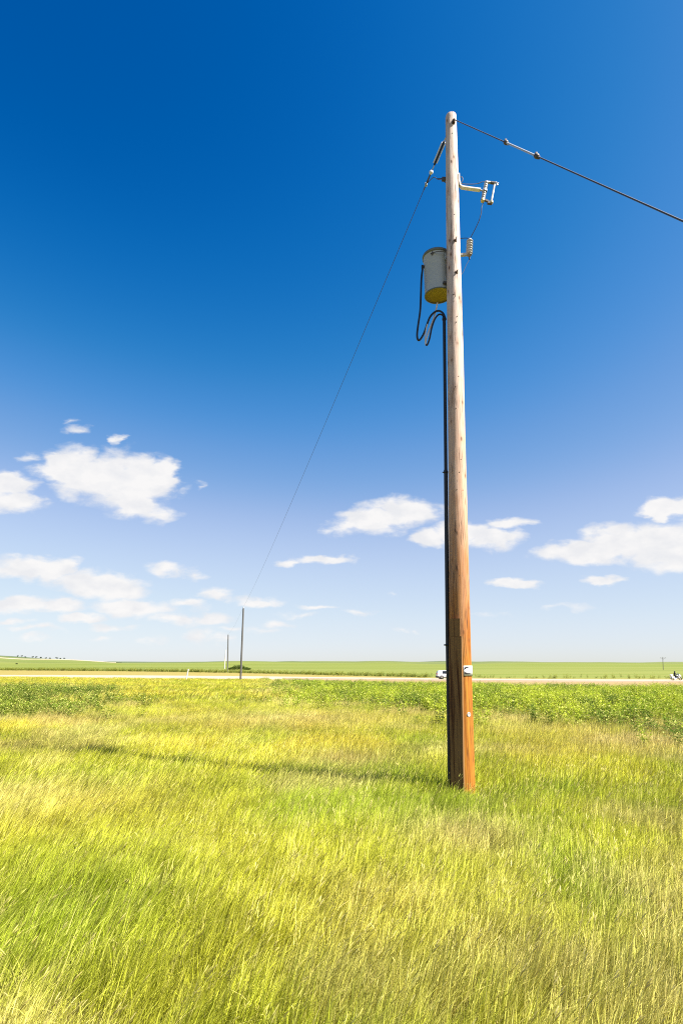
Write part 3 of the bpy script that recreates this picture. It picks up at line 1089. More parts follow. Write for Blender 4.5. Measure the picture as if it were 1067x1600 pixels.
def far_pole(px_t, py_t, px_b, py_b, Y, label, m, cross=False, r0=.15, r1=.10):
    pt = at(px_t, py_t, Y)
    pbm = at(px_b, py_b, Y)
    zg = gz(pbm.x, Y)
    t_ = thing('utility_pole', (pbm.x, Y, zg), label, 'utility pole', 'utility poles standing far off')
    MB().tube([Vector((pbm.x, Y, zg - .3)), Vector((pbm.x, Y, zg)), pt], [r0, r0, r1], 12).build('shaft', m, t_)
    if cross:
        arm_z = pt.z - .45
        MB().box((pt.x, Y - .16, arm_z), (2.9, .14, .16)).build('crossarm', m, t_)
        for dx in (-1.3, -.2, 1.3):
            MB().lathe([(0, 0), (.03, 0), (.03, .1), (.1, .12), (.1, .16), (.06, .2), (.1, .24), (.05, .32), (0, .33)], (pt.x + dx, Y - .16, arm_z + .08), (0, 0, 1), 10).build('insulator', M_PORC, t_)
        for sgn_ in (-1, 1):
            MB().tube([(pt.x, Y - .16, arm_z - .7), (pt.x + sgn_ * .8, Y - .18, arm_z - .06)], .03, 6).build('brace', m, t_)
    else:
        MB().lathe([(0, 0), (.035, 0), (.035, .08), (.09, .10), (.09, .15), (.05, .19), (.08, .24), (.04, .3), (0, .31)], pt + Vector((0, 0, .0)), (0, 0, 1), 10).build('insulator', M_PORC, t_)
    return pt


pt1 = far_pole(380.3, 951, 375.9, 1062, 97, 'dark utility pole standing by the near edge of the road', M_FARPOLE, r0=.165, r1=.125)
pt2 = far_pole(356.6, 992, 355.4, 1050, 183, 'slim dark utility pole just beyond the road', M_FARPOLE, r0=.185, r1=.145)
pt3 = far_pole(352.8, 1016, 350.6, 1045.5, 330, 'pale utility pole out in the green field', M_PALEPOLE, r0=.28, r1=.22)
far_pole(1035.4, 1027, 1037.4, 1056, 300, 'far pole with a crossarm above the motorcycle', M_FARPOLE, cross=True, r0=.15, r1=.12)

# conductor: dead-ended on the back of the main pole, then away over the road
line_a = axis(zpx(203)) + Vector((-.07, prad(zpx(203)) + .03, .0))


def sag_pt(a, b, s, t_):
    return a.lerp(b, t_) - Vector((0, 0, 4 * s * t_ * (1 - t_)))


SAG = .55
L1 = (pt1 - line_a).length
con = thing('power_line', line_a, 'thin overhead wire running from the pole top away over the road', 'power line')
t0_ = 1.25 / L1
MB().tube([sag_pt(line_a, pt1 + Vector((0, 0, .28)), SAG, t0_ + (1 - t0_) * i / 60) for i in range(61)], .0065, 6, smooth=True).build('wire', M_ALU, con)
MB().tube([sag_pt(pt1 + Vector((0, 0, .28)), pt2 + Vector((0, 0, .28)), .7, i / 40) for i in range(41)], .0075, 6).build('wire', M_ALU, con)
MB().tube([sag_pt(pt2 + Vector((0, 0, .28)), pt3 + Vector((0, 0, .28)), 1.2, i / 40) for i in range(41)], .0075, 6).build('wire', M_ALU, con)


def lp(m_):
    return sag_pt(line_a, pt1 + Vector((0, 0, .28)), SAG, m_ / L1)


ld = (lp(2) - lp(1)).normalized()
MB().tube([lp(-.12), lp(.12)], .011, 8).build('eye_bolt', M_STEEL, con)
MB().tube([lp(.1), lp(.62)], .020, 10).build('insulator_rod', M_INK, con)
side = ld.cross(Vector((0, 0, 1))).normalized()
for s_ in (-1, 1):
    MB().tube([lp(.12) + side * .034 * s_, lp(.58) + side * .034 * s_], .009, 8).build('yoke_strap', M_CREAM, con)
MB().tube([lp(.62), lp(.76)], .009, 8).build('link', M_STEEL, con)
MB().lathe([(0, -.03), (.03, -.03), (.042, .0), (.03, .03), (0, .03)], lp(.80), ld, 14).build('strain_bell', M_CREAM, con)
MB().tube([lp(.80), lp(1.0), lp(1.25)], [.014, .018, .010], 8).build('strain_clamp', M_DARKSTEEL, con)
jc = lp(1.10)
MB().box(jc, (.05, .06, .06), None, .008).build('tap_connector', M_STEEL, con)
zj = zpx(278)
aj = axis(zj)
rj = prad(zj)
jp = [jc, at(677, 276.5, jc.y - .25), at(684, 279.5, PY + .6), at(691, 280.5, PY + .25), aj + Vector((-rj - .008, .10, .02)), aj + Vector((-rj * .6, rj * .9, 0)), aj + Vector((rj * .5, rj + .01, 0)), aj + Vector((rj + .012, .04, .02)), at(720, 275.5, PY), at(722.6, 277.5, PY), at(722.4, 282, PY), at(720, 285.5, PY), at(727, 286.8, FY), at(738, 287, FY), at(747, 286, FY), at(753, 283.6, FY), f1 + Vector((-.02, 0, -.01))]
MB().tube(smooth_path(jp, 5), .0068, 8).build('jumper', M_ALU, con)
MB().box(aj + Vector((-rj - .03, .05, .03)), (.07, .05, .07), None, .008).build('jumper_bracket', M_DARKSTEEL, con)
MB().tube([aj + Vector((-rj - .03, .05, .05)), aj + Vector((-rj - .16, .07, .06))], .008, 6).build('jumper_bracket', M_DARKSTEEL, con)

# ------------------------------------------------------------------ guy wire
zg_ = zpx(189, PY - .11)
ga = surf(zg_, R(10), .05)
# the guy leaves opposite to the line's pull and comes down beside the photographer
dxy = Vector((ga.x - pt1.x, ga.y - pt1.y))
slope = dxy.x / dxy.y          # X change per metre of Y
e = px_dir(1067, 345)
ru = e.x / e.y
Yb = (ga.x - slope * ga.y) / (ru - slope) if abs(ru - slope) > 1e-6 else 3.6
gb = at(1067, 345, Yb)
gdir = (gb - ga)
k_end = (ga.z - .02) / (ga.z - gb.z)
gend = ga + gdir * k_end
guy = thing('guy_wire', gend, 'taut guy wire slanting down from the pole top to the right', 'guy wire')


def on_guy(px):
    lo, hi = 0.0, 1.0
    for _ in range(40):
        m_ = (lo + hi) / 2
        p = ga + gdir * m_
        xx = p.x / (p.y * math.cos(PITCH) + (p.z - EYE) * math.sin(PITCH)) * FPX + PW / 2
        if xx < px:
            lo = m_
        else:
            hi = m_
    return ga + gdir * lo


g_u, g_v = on_guy(790), on_guy(838)
MB().tube([ga, g_u], .0085, 8).build('strand', M_ALU, guy)
MB().tube([g_u, g_v], .013, 10).build('fibreglass_rod', M_GLASSROD, guy)
MB().tube([g_v, gend], .0085, 8).build('strand', M_ALU, guy)
gd = gdir.normalized()
for c_, n_ in ((g_u, 1), (g_v, 1)):
    MB().lathe([(0, -.05), (.018, -.05), (.030, -.02), (.034, .02), (.018, .05), (0, .05)], c_, gd, 12).box(c_ + Vector((0, 0, .03)), (.03, .03, .05), None, .005).box(c_ + Vector((.02, -.01, -.035)), (.035, .025, .04), None, .005).build('clevis', M_DARKSTEEL, guy)
MB().lathe([(0, -.02), (.012, -.02), (.022, .0), (.012, .02), (0, .02)], ga - gd * .0, gd, 10).box(ga + Vector((.0, .035, 0)), (.055, .03, .07), None, .006).tube([surf(zg_, R(10), -.01), ga], .011, 8).build('eye_bolt', M_RUST, guy)

# ------------------------------------------------------------------ vegetation
PROTO = bpy.data.collections.new('plant_patterns')      # patterns only, never linked to the scene


def veg_material(name, cols, trans=.35, spread=.52):
    """cols: the pale second colour some blades or leaves take; the main colour comes with each tuft"""
    t = NT(name)
    a = t.node('ShaderNodeAttribute', attribute_type='INSTANCER', attribute_name='tint')
    v = t.node('ShaderNodeAttribute', attribute_type='GEOMETRY', attribute_name='bv')
    k = t.node('ShaderNodeAttribute', attribute_type='GEOMETRY', attribute_name='straw')
    c = t.mix(k.outputs['Fac'], a.outputs['Color'], cols)
    g = t.mrange(v.outputs['Fac'], 0, 1, 1 - spread, 1 + spread)
    sc_ = t.node('ShaderNodeVectorMath', operation='SCALE')
    t.put(sc_.inputs[0], c)
    t.put(sc_.inputs['Scale'], g)
    d = t.node('ShaderNodeBsdfDiffuse')
    t.put(d.inputs['Color'], sc_.outputs[0])
    tr_ = t.node('ShaderNodeBsdfTranslucent')
    t.put(tr_.inputs['Color'], sc_.outputs[0])
    mx = t.node('ShaderNodeMixShader')
    mx.inputs[0].default_value = trans
    t.l.new(d.outputs[0], mx.inputs[1])
    t.l.new(tr_.outputs[0], mx.inputs[2])
    t.l.new(mx.outputs[0], t.out.inputs[0])
    return t.m


M_GRASS = veg_material('grass_blades', (.68, .57, .22), .22)
M_WEED = veg_material('weed_leaves', (.60, .56, .18), .28, .32)


class Tuft:
    def __init__(self):
        self.v, self.f, self.bv, self.st = [], [], [], []

    def poly(self, vs, fs, bv, st):
        b = len(self.v)
        self.v += vs
        self.f += [tuple(b + i for i in f) for f in fs]
        if isinstance(st, (int, float)):
            st = [st] * len(vs)
        self.bv += [bv] * len(vs)
        self.st += list(st)

    def blade(self, x, y, h, wdt, lean, ldir, bv, straw, curl=.6, seg=3, facing=None):
        fa = random.uniform(0, 6.283) if facing is None else facing
        sx, sy = math.cos(fa), math.sin(fa)
        vs, st = [], []
        for i in range(seg + 1):
            t_ = i / seg
            off = lean * h * (t_ * (1 - curl) + curl * t_ * t_)
            zz_ = h * (t_ - .32 * lean * t_ * t_)
            cx, cy = x + math.cos(ldir) * off, y + math.sin(ldir) * off
            ww = wdt * (1 - t_ ** 1.6) * .5 + .0004
            if i == seg:
                vs.append((cx, cy, zz_))
            else:
                vs += [(cx - sx * ww, cy - sy * ww, zz_), (cx + sx * ww, cy + sy * ww, zz_)]
        fs = []
        for i in range(seg - 1):
            a = i * 2
            fs.append((a, a + 1, a + 3, a + 2))
        a = (seg - 1) * 2
        fs.append((a, a + 1, a + 2))
        self.poly(vs, fs, bv, straw)
        return vs[-1]

    def head(self, p, ldir, ln, r, bv, straw, droop=.5):
        """seed head: a thin drooping spindle"""
        x, y, z = p
        q = [(x + math.cos(ldir) * ln * k * .5, y + math.sin(ldir) * ln * k * .5, z + ln * (k * .8 - droop * k * k)) for k in (0, .4, .75, 1)]
        vs = [q[0]]
        for i, rr in ((1, r), (2, r * .8)):
            for k in range(3):
                a = 2.094 * k
                vs.append((q[i][0] + math.cos(a) * rr, q[i][1] + math.sin(a) * rr, q[i][2]))
        vs.append(q[3])
        fs = []
        for k in range(3):
            k2 = (k + 1) % 3
            fs += [(0, 1 + k, 1 + k2), (1 + k, 4 + k, 4 + k2, 1 + k2), (4 + k, 7, 4 + k2)]
        self.poly(vs, fs, bv, straw)

    def leaf(self, p, d, up, ln, wd, bv, st, fold=.25):
        d = d.normalized()
        s_ = d.cross(up).normalized()
        n_ = s_.cross(d)
        vs = [p, p + d * ln * .35 + s_ * wd * .5 + n_ * wd * fold, p + d * ln * .42, p + d * ln * .35 - s_ * wd * .5 + n_ * wd * fold,
              p + d * ln * .72 + s_ * wd * .33 + n_ * (wd * fold - ln * .06), p + d * ln * .75 - n_ * ln * .05, p + d * ln * .72 - s_ * wd * .33 + n_ * (wd * fold - ln * .06), p + d * ln - n_ * ln * .16]
        fs = [(0, 1, 2), (0, 2, 3), (1, 4, 5, 2), (2, 5, 6, 3), (4, 7, 5), (5, 7, 6)]
        self.poly([tuple(q) for q in vs], fs, bv, st)

    def build(self, name, m):
        me = bpy.data.meshes.new(name)
        me.from_pydata(self.v, [], self.f)
        me.materials.append(m)
        for nm, dat in (('bv', self.bv), ('straw', self.st)):
            at_ = me.attributes.new(nm, 'FLOAT', 'POINT')
            at_.data.foreach_set('value', np.array(dat, 'f'))
        o_ = bpy.data.objects.new(name, me)
        PROTO.objects.link(o_)
        return o_


def pattern_set(prefix, makers):
    c_ = bpy.data.collections.new(prefix)
    for i, mk in enumerate(makers):
        o_ = mk.build('%s_%02d' % (prefix, i), mk.mat)
        PROTO.objects.unlink(o_)
        c_.objects.link(o_)
    return c_


def near_tuft(n, rad, hmin, hmax, wmin, wmax, heads, straw_p, lean):
    t = Tuft()
    t.mat = M_GRASS
    for _ in range(n):
        a, r = random.uniform(0, 6.283), rad * math.sqrt(random.random())
        x, y = r * math.cos(a), r * math.sin(a)
        h = random.uniform(hmin, hmax) * (1 if random.random() < .8 else .6)
        ld_ = random.gauss(0, .55)
        ln = max(.05, random.gauss(lean, .22))
        st = 0.0
        q = random.random()
        if q < straw_p:
            st = random.uniform(.5, 1.0)
        elif q < straw_p + .3:
            st = random.uniform(.05, .35)
        # blade faces mostly show their flat side
        t.blade(x, y, h, random.uniform(wmin, wmax), ln, ld_, random.random(), [st * (.7 + .3 * k / 6) for k in range(7)] if True else st, random.uniform(.35, .85), 3)
    for _ in range(heads):
        a, r = random.uniform(0, 6.283), rad * math.sqrt(random.random())
        x, y = r * math.cos(a), r * math.sin(a)
        h = random.uniform(hmax * .85, hmax * 1.25)
        ld_ = random.gauss(0, .4)
        tip = t.blade(x, y, h, .0028, max(.05, random.gauss(lean, .15)), ld_, random.random(), .55, .6, 3)
        t.head(tip, ld_, random.uniform(.04, .085), random.uniform(.0022, .0038), random.random(), random.uniform(.5, .95), .12)
    return t


GRASS_NEAR = pattern_set('grass_tuft', [near_tuft(95, .12, .13, .27, .0022, .0044, (1, 2, 0, 1, 4, 0)[i], (.05, .10, .03, .07, .14, .04)[i], .34) for i in range(6)])
GRASS_MID = pattern_set('grass_clump', [near_tuft(80, .26, .14, .30, .0045, .0085, (1, 3, 0, 2, 5)[i], (.06, .10, .04, .08, .14)[i], .34) for i in range(5)])
GRASS_FAR = pattern_set('grass_sward', [near_tuft(60, .62, .16, .34, .014, .026, 0, (.06, .12, .2, .08)[i], .38) for i in range(4)])


def weed(nst, hmin, hmax, lf, wd, nleaf, st_p):
    t = Tuft()
    t.mat = M_WEED
    for _ in range(nst):
        a, r = random.uniform(0, 6.283), .16 * math.sqrt(random.random())
        x, y = r * math.cos(a), r * math.sin(a)
        h = random.uniform(hmin, hmax)
        ld_, ln = random.uniform(-1.2, 1.2), random.uniform(.05, .3)
        t.blade(x, y, h, .008, ln, ld_, random.random(), .15, .6, 3)
        for k in range(nleaf):
            f = .18 + .82 * (k + random.random()) / nleaf
            p = Vector((x + math.cos(ld_) * ln * h * f * f, y + math.sin(ld_) * ln * h * f * f, h * f))
            aa = k * 2.4 + random.uniform(-.5, .5)
            el = random.uniform(.0, .75)
            d = Vector((math.cos(aa) * math.cos(el), math.sin(aa) * math.cos(el), math.sin(el)))
            s_ = random.uniform(.65, 1.15) * (1.1 - .4 * f)
            t.leaf(p, d, Vector((0, 0, 1)), lf * s_, wd * s_, random.random(), random.uniform(.3, .8) if random.random() < st_p else random.uniform(0, .12))
    return t


WEEDS = pattern_set('weed_plant', [weed(4, .30, .58, .11, .062, 11, .10), weed(5, .34, .62, .10, .048, 11, .2), weed(3, .26, .5, .14, .08, 10, .08), weed(5, .36, .66, .12, .036, 12, .25)])


def scatter(name, X, Y, Z, rotz, tiltx, tilty, scl, idx, tint, coll, label, cat):
    n = len(X)
    me = bpy.data.meshes.new(name)
    me.vertices.add(n)
    co = np.stack([X, Y, Z], 1).astype('f')
    me.vertices.foreach_set('co', co.ravel())
    at_ = me.attributes.new('rot', 'FLOAT_VECTOR', 'POINT')
    at_.data.foreach_set('vector', np.stack([tiltx, tilty, rotz], 1).astype('f').ravel())
    at_ = me.attributes.new('scl', 'FLOAT_VECTOR', 'POINT')
    at_.data.foreach_set('vector', scl.astype('f').ravel())
    at_ = me.attributes.new('idx', 'INT', 'POINT')
    at_.data.foreach_set('value', idx.astype('i'))
    at_ = me.attributes.new('tint', 'FLOAT_COLOR', 'POINT')
    at_.data.foreach_set('color', np.concatenate([tint, np.ones((n, 1))], 1).astype('f').ravel())
    o_ = bpy.data.objects.new(name, me)
    COL.objects.link(o_)
    me.materials.append(list(coll.objects)[0].data.materials[0])
    ng = bpy.data.node_groups.new(name + '_spread', 'GeometryNodeTree')
    ng.interface.new_socket('Geometry', in_out='INPUT', socket_type='NodeSocketGeometry')
    ng.interface.new_socket('Geometry', in_out='OUTPUT', socket_type='NodeSocketGeometry')
    N, L = ng.nodes, ng.links
    gi, go = N.new('NodeGroupInput'), N.new('NodeGroupOutput')
    mp = N.new('GeometryNodeMeshToPoints')
    ip = N.new('GeometryNodeInstanceOnPoints')
    ci = N.new('GeometryNodeCollectionInfo')
    ci.inputs['Collection'].default_value = coll
    ci.inputs['Separate Children'].default_value = True
    ci.inputs['Reset Children'].default_value = True
    L.new(gi.outputs[0], mp.inputs[0])
    L.new(mp.outputs[0], ip.inputs['Points'])
    L.new(ci.outputs[0], ip.inputs['Instance'])
    ip.inputs['Pick Instance'].default_value = True

    def named(nm, ty):
        q = N.new('GeometryNodeInputNamedAttribute')
        q.data_type = ty
        q.inputs['Name'].default_value = nm
        return q.outputs['Attribute']
    L.new(named('idx', 'INT'), ip.inputs['Instance Index'])
    L.new(named('rot', 'FLOAT_VECTOR'), ip.inputs['Rotation'])
    L.new(named('scl', 'FLOAT_VECTOR'), ip.inputs['Scale'])
    L.new(ip.outputs[0], go.inputs[0])
    md = o_.modifiers.new('spread', 'NODES')
    md.node_group = ng
    return tag(o_, label, cat, kind='stuff')


def wedge_points(y0, y1, dens, seed):
    """even random points over the ground the camera can see, with a margin to either side"""
    r_ = np.random.default_rng(seed)
    area = .5 * (2 * (.72 * y0 + 1.6) + 2 * (.72 * y1 + 1.6)) * (y1 - y0)
    n = int(area * dens)
    hw = .72 * y1 + 1.6
    m = int(n * (2 * hw * (y1 - y0)) / area * 1.05)
    X = r_.uniform(-hw, hw, m)
    Y = r_.uniform(y0, y1, m)
    k = np.abs(X) < .72 * Y + 1.6
    return X[k], Y[k]


def lerp3(a, b, t):
    return np.asarray(a)[None, :] * (1 - t[:, None]) + np.asarray(b)[None, :] * t[:, None]


def blob(X, Y, x, y, rx, ry):
    return np.exp(-(((X - x) / rx) ** 2 + ((Y - y) / ry) ** 2))


def weed_cover(X, Y):
    """0..1, where the broad-leaved plants take over from the grass"""
    edge = np.interp(Y, [10, 13, 16, 19, 25, 34, 45, 62, 80, 105], [9.0, 5.6, 3.4, 2.0, -.6, -2.6, -4.6, -7.0, -9.0, -12.0])
    jit = (fbm(X / 1.9, Y / 2.6, 31) - .5) * 6.5
    right = sstep(-2.6, 3.4, X - edge + jit * .9) * sstep(9.5, 18, Y + jit * 1.1)
    # a patch on the left
    lx = X / np.maximum(Y, 1)
    left = sstep(-.33, -.46, lx + (fbm(X / 2.5, Y / 5, 37) - .5) * .24) * sstep(16, 20, Y + jit) * (1 - sstep(44, 58, Y + jit * 2)) * .9
    left2 = np.exp(-(((X + .9) / 1.6) ** 2 + ((Y - 26) / 3.0) ** 2))
    return np.clip(np.maximum(np.maximum(right, left), left2 * .9), 0, 1)


GREEN, LIME, YELL, TAN = (.30, .385, .026), (.48, .50, .040), (.60, .52, .056), (.66, .53, .21)


def grass_tint(X, Y, seed):
    r_ = np.random.default_rng(seed)
    n = len(X)
    big = fbm(X / 2.6 + 7, Y / 3.6, 11)
    mid = fbm(X / .9 + 2, Y / 1.3, 13)
    yel = np.clip((big - .40) * 2.4 + (mid - .5) * 1.1 + .18, 0, 1)
    yel = yel * (.30 + .70 * sstep(3.2, 8.0, Y))
    c = lerp3(LIME, YELL, yel)
    grn = np.clip((fbm(X / 1.9 + 31, Y / 2.4 + 5, 17) - .54) * 3.6 + (mid - .5) * 1.2, 0, .85)
    # greener at lower left and by the foot of the pole
    grn = np.maximum(grn, .9 * blob(X, Y, -1.9, 4.4, 1.0, 1.4) + .0)
    grn = np.maximum(grn, .5 * blob(X, Y, 1.6, 3.4, .9, .7))
    grn = np.maximum(grn, .5 * blob(X, Y, -.3, 2.9, .7, .5))
    grn = np.maximum(grn, .55 * blob(X, Y, .75, 9.2, 1.4, .7))
    grn = np.maximum(grn, .45 * blob(X, Y, .2, 3.2, .8, .6))
    grn = np.clip(grn, 0, 1)
    c = c * (1 - grn[:, None]) + np.asarray(GREEN)[None, :] * grn[:, None]
    tan = np.clip((fbm(X / 1.6 + 51, Y / 2.2 + 9, 23) - .58) * 3.0, 0, .45)
    for (bx, by, rx, ry, s_) in ((.15, 10.8, .9, .8, .75), (1.15, 6.1, .6, .7, .6), (.4, 4.6, .5, .5, .3), (-1.6, 2.9, .5, .3, .5), (-1.5, 18, 3.0, 2.5, .6), (2.6, 11.8, 1.6, .8, .55), (6.2, 12.8, 1.6, 1.0, .75), (-4.2, 7.6, 1.5, 1.0, .45)):
        tan = np.maximum(tan, s_ * blob(X, Y, bx, by, rx, ry))
    tan = tan * (.6 + .8 * r_.random(n))
    tan = np.clip(tan, 0, .9)
    c = c * (1 - tan[:, None]) + np.asarray(TAN)[None, :] * tan[:, None]
    return c * (.88 + .24 * r_.random(n))[:, None]


def bare(X, Y):
    """bare dirt: the gravel patch and shoulder by the road"""
    return ((X > -12) & (Y > 85 - .9 * np.clip(X, -12, 30) + (fbm(X / 6, Y / 3, 47) - .5) * 9)) | (Y > ROAD_Y - ROAD_W / 2 - 6.0 + (fbm(X / 6, Y / 3, 41) - .5) * 5) | ((X < -11) & (X > -95) & (Y > ROAD_Y - 14 - 8 * np.exp(-((X + 30) / 22) ** 2) + (fbm(X / 5, Y / 3, 43) - .5) * 6))


def pole_clear(X, Y, r):
    ax_ = axis(.1)
    return ((X - ax_.x) ** 2 + (Y - PY) ** 2) > r * r


def lay_grass(name, y0, y1, dens, coll, seed, hs, label):
    X, Y = wedge_points(y0, y1, dens, seed)
    r_ = np.random.default_rng(seed + 100)
    wc = weed_cover(X, Y)
    keep = (r_.random(len(X)) > wc * .85) & ~bare(X, Y) & pole_clear(X, Y, .17 if hs == 1 else .25)
    X, Y, wc = X[keep], Y[keep], wc[keep]
    n = len(X)
    Z = ground_z(X, Y) - .015
    # the wind lays the grass over towards the right, more so in the open on the left
    lean = .14 + .26 * sstep(3.0, -4.0, X) + (fbm(X / 1.4, Y / 1.8, 61) - .5) * .28
    rz = r_.normal(0, .55, n) + (fbm(X / 2.0, Y / 2.6, 67) - .5) * 1.6
    edge_w = 4 * wc * (1 - wc)
    hgt = .84 + .30 * fbm(X / 1.3, Y / 1.7, 71) + r_.normal(0, .09, n) + .6 * edge_w * fbm(X / .8, Y / 1.2, 77)
    tan_h = 1 - .55 * blob(X, Y, axis(0).x + .02, PY - .35, .42, .5)
    sc_ = np.stack([np.full(n, 1.0), np.full(n, 1.0), hgt * tan_h * hs], 1) * r_.uniform(.85, 1.15, n)[:, None]
    nc = len(coll.objects)
    t_ = grass_tint(X, Y, seed)
    dry = (.8 * edge_w * np.clip(fbm(X / .9 + 3, Y / 1.6, 79) * 2.4 - .7, 0, 1))[:, None]     # dry stalks where grass meets weeds
    t_ = t_ * (1 - dry) + np.asarray(TAN)[None, :] * dry
    # the seed-headed tufts stand together
    pick = (fbm(X / 1.1 + 19, Y / 1.5, 73) * nc * 1.6 - .3 * nc + r_.normal(0, .9, n)).astype(int) % nc
    return scatter(name, X, Y, Z, rz, r_.normal(0, .08, n), lean * .55, sc_, pick, t_, coll, label, 'grass')


lay_grass('grass', 1.2, 8.0, 95, GRASS_NEAR, 1, 1.0, 'long wind-blown yellow-green grass in the foreground')
lay_grass('grass', 8.0, 26.0, 30, GRASS_MID, 2, 1.0, 'yellow-green grass around and behind the foot of the pole')
lay_grass('grass', 26.0, 116.0, 5.0, GRASS_FAR, 3, 1.0, 'pale grass stretching back to the road')


def lay_weeds(name, y0, y1, dens, seed, grow):
    X, Y = wedge_points(y0, y1, dens, seed)
    r_ = np.random.default_rng(seed + 100)
    wc = weed_cover(X, Y)
    keep = (r_.random(len(X)) < wc * np.clip(-.25 + 2.3 * fbm(X / 1.5, Y / 2.4, 83), .08, 1)) & ~bare(X, Y)
    X, Y = X[keep], Y[keep]
    n = len(X)
    Z = ground_z(X, Y) - .02
    h = (.75 + .6 * fbm(X / 2.5, Y / 3, 91)) * r_.uniform(.7, 1.3, n) * .9
    tn = fbm(X / 3.2 + 5, Y / 5.5, 97)
    c = lerp3((.14, .225, .014), (.34, .40, .028), np.clip((tn - .3) * 2.4 + r_.normal(0, .32, n), 0, 1)) * r_.uniform(.78, 1.18, n)[:, None]
    dk = np.clip((fbm(X / 1.1 + 15, Y / 2.6, 99) - .53) * 7, 0, .9)
    c = c * (1 - dk[:, None]) + np.asarray((.05, .105, .014))[None, :] * dk[:, None]
    lft = sstep(-2, -5, X) * (Y < 60)
    c = c * (1 - .6 * lft[:, None]) + np.asarray((.09, .135, .02))[None, :] * (.6 * lft[:, None])
    sc_ = np.stack([grow * np.ones(n), grow * np.ones(n), h], 1)
    return scatter(name, X, Y, Z, r_.uniform(0, 6.283, n), r_.normal(0, .1, n), r_.normal(.08, .1, n), sc_, r_.integers(0, len(WEEDS.objects), n), c, WEEDS, 'dense bright green broad-leaved weeds' + (' behind the pole' if grow < 1.3 else ' reaching back to the road'), 'weeds')


lay_weeds('weeds', 9.5, 40.0, 10.0, 5, 1.0)
lay_weeds('weeds', 40.0, 114.0, 2.4, 6, 1.5)

# darker strip of tall weeds along the edge of the crop beyond the road
r_ = np.random.default_rng(77)
Xs = r_.uniform(-190, 130, 4200)
Ys = 134 + np.clip(24 - Xs, 0, 200) * .65 + r_.normal(1.5, 2.6, len(Xs)) + (fbm(Xs / 14, Xs * 0, 7) - .5) * 6
ok = (Xs < 20) | (r_.random(len(Xs)) < .10)
Xs, Ys = Xs[ok], Ys[ok]
nS = len(Xs)
cS = lerp3((.10, .135, .02), (.22, .25, .035), r_.random(nS))
scatter('weeds', Xs, Ys, ground_z(Xs, Ys) - .02, r_.uniform(0, 6.28, nS), r_.normal(0, .1, nS), r_.normal(0, .1, nS), np.stack([np.full(nS, 2.2), np.full(nS, 2.2), r_.uniform(1.0, 2.2, nS)], 1), r_.integers(0, 4, nS), cS, WEEDS, 'dark line of tall weeds along the crop edge beyond the road', 'weeds')

# ------------------------------------------------------------------ fence post, bush, distant trees
M_POST = simple('grey_white_post', (.60, .56, .50), .8, 0, .2, .2, 12)
pY = 96.0
pb_, pt_ = at(290.2, 1062.5, pY), at(294.2, 1046.5, pY)
post = thing('marker_post', (pb_.x, pY, gz(pb_.x, pY)), 'short pale leaning post at the edge of the gravel', 'post')
b0 = Vector((pb_.x, pY, gz(pb_.x, pY) - .2))
MB().tube([b0, b0.lerp(pt_, .5), pt_], [.11, .10, .09], 10).build('shaft', M_POST, post)
MB().lathe([(.095, -.02), (.10, .0), (.06, .05), (0, .06)], pt_, (pt_ - b0), 10).build('cap', M_POST, post)


def leaf_mass(n, size, shell, seed, m, name, parent, lobes):
    """crown of small leaf clumps spread through several lobes: (centre, radii)"""
    r2 = random.Random(seed)
    v, f = [], []
    for _ in range(n):
        c_, ra = lobes[r2.randrange(len(lobes))]
        while True:
            p = Vector((r2.uniform(-1, 1), r2.uniform(-1, 1), r2.uniform(-1, 1)))
            if shell < p.length < 1:
                break
        p = Vector((c_[0] + p.x * ra[0], c_[1] + p.y * ra[1], c_[2] + p.z * ra[2]))
        d = Vector((r2.gauss(0, 1), r2.gauss(0, 1), r2.gauss(0, 1))).normalized()
        e_ = d.orthogonal().normalized()
        g_ = d.cross(e_)
        s_ = size * r2.uniform(.6, 1.3)
        b = len(v)
        v += [p - e_ * s_ * .5, p + g_ * s_ * .35 + d * s_ * .1, p + e_ * s_ * .6, p - g_ * s_ * .35 + d * s_ * .1]
        f.append((b, b + 1, b + 2, b + 3))
    mb = MB()
    mb.add(v, f)
    return mb.build(name, m, parent)


def foliage(name, a, b, sc):
    t = NT(name)
    n = t.noise(t.obj(), sc, 3)
    c = t.mix(t.mrange(n, .35, .65), a, b)
    d = t.node('ShaderNodeBsdfDiffuse')
    t.put(d.inputs[0], c)
    q = t.node('ShaderNodeBsdfTranslucent')
    t.put(q.inputs[0], c)
    mx = t.node('ShaderNodeMixShader')
    mx.inputs[0].default_value = .25
    t.l.new(d.outputs[0], mx.inputs[1])
    t.l.new(q.outputs[0], mx.inputs[2])
    t.l.new(mx.outputs[0], t.out.inputs[0])
    return t.m


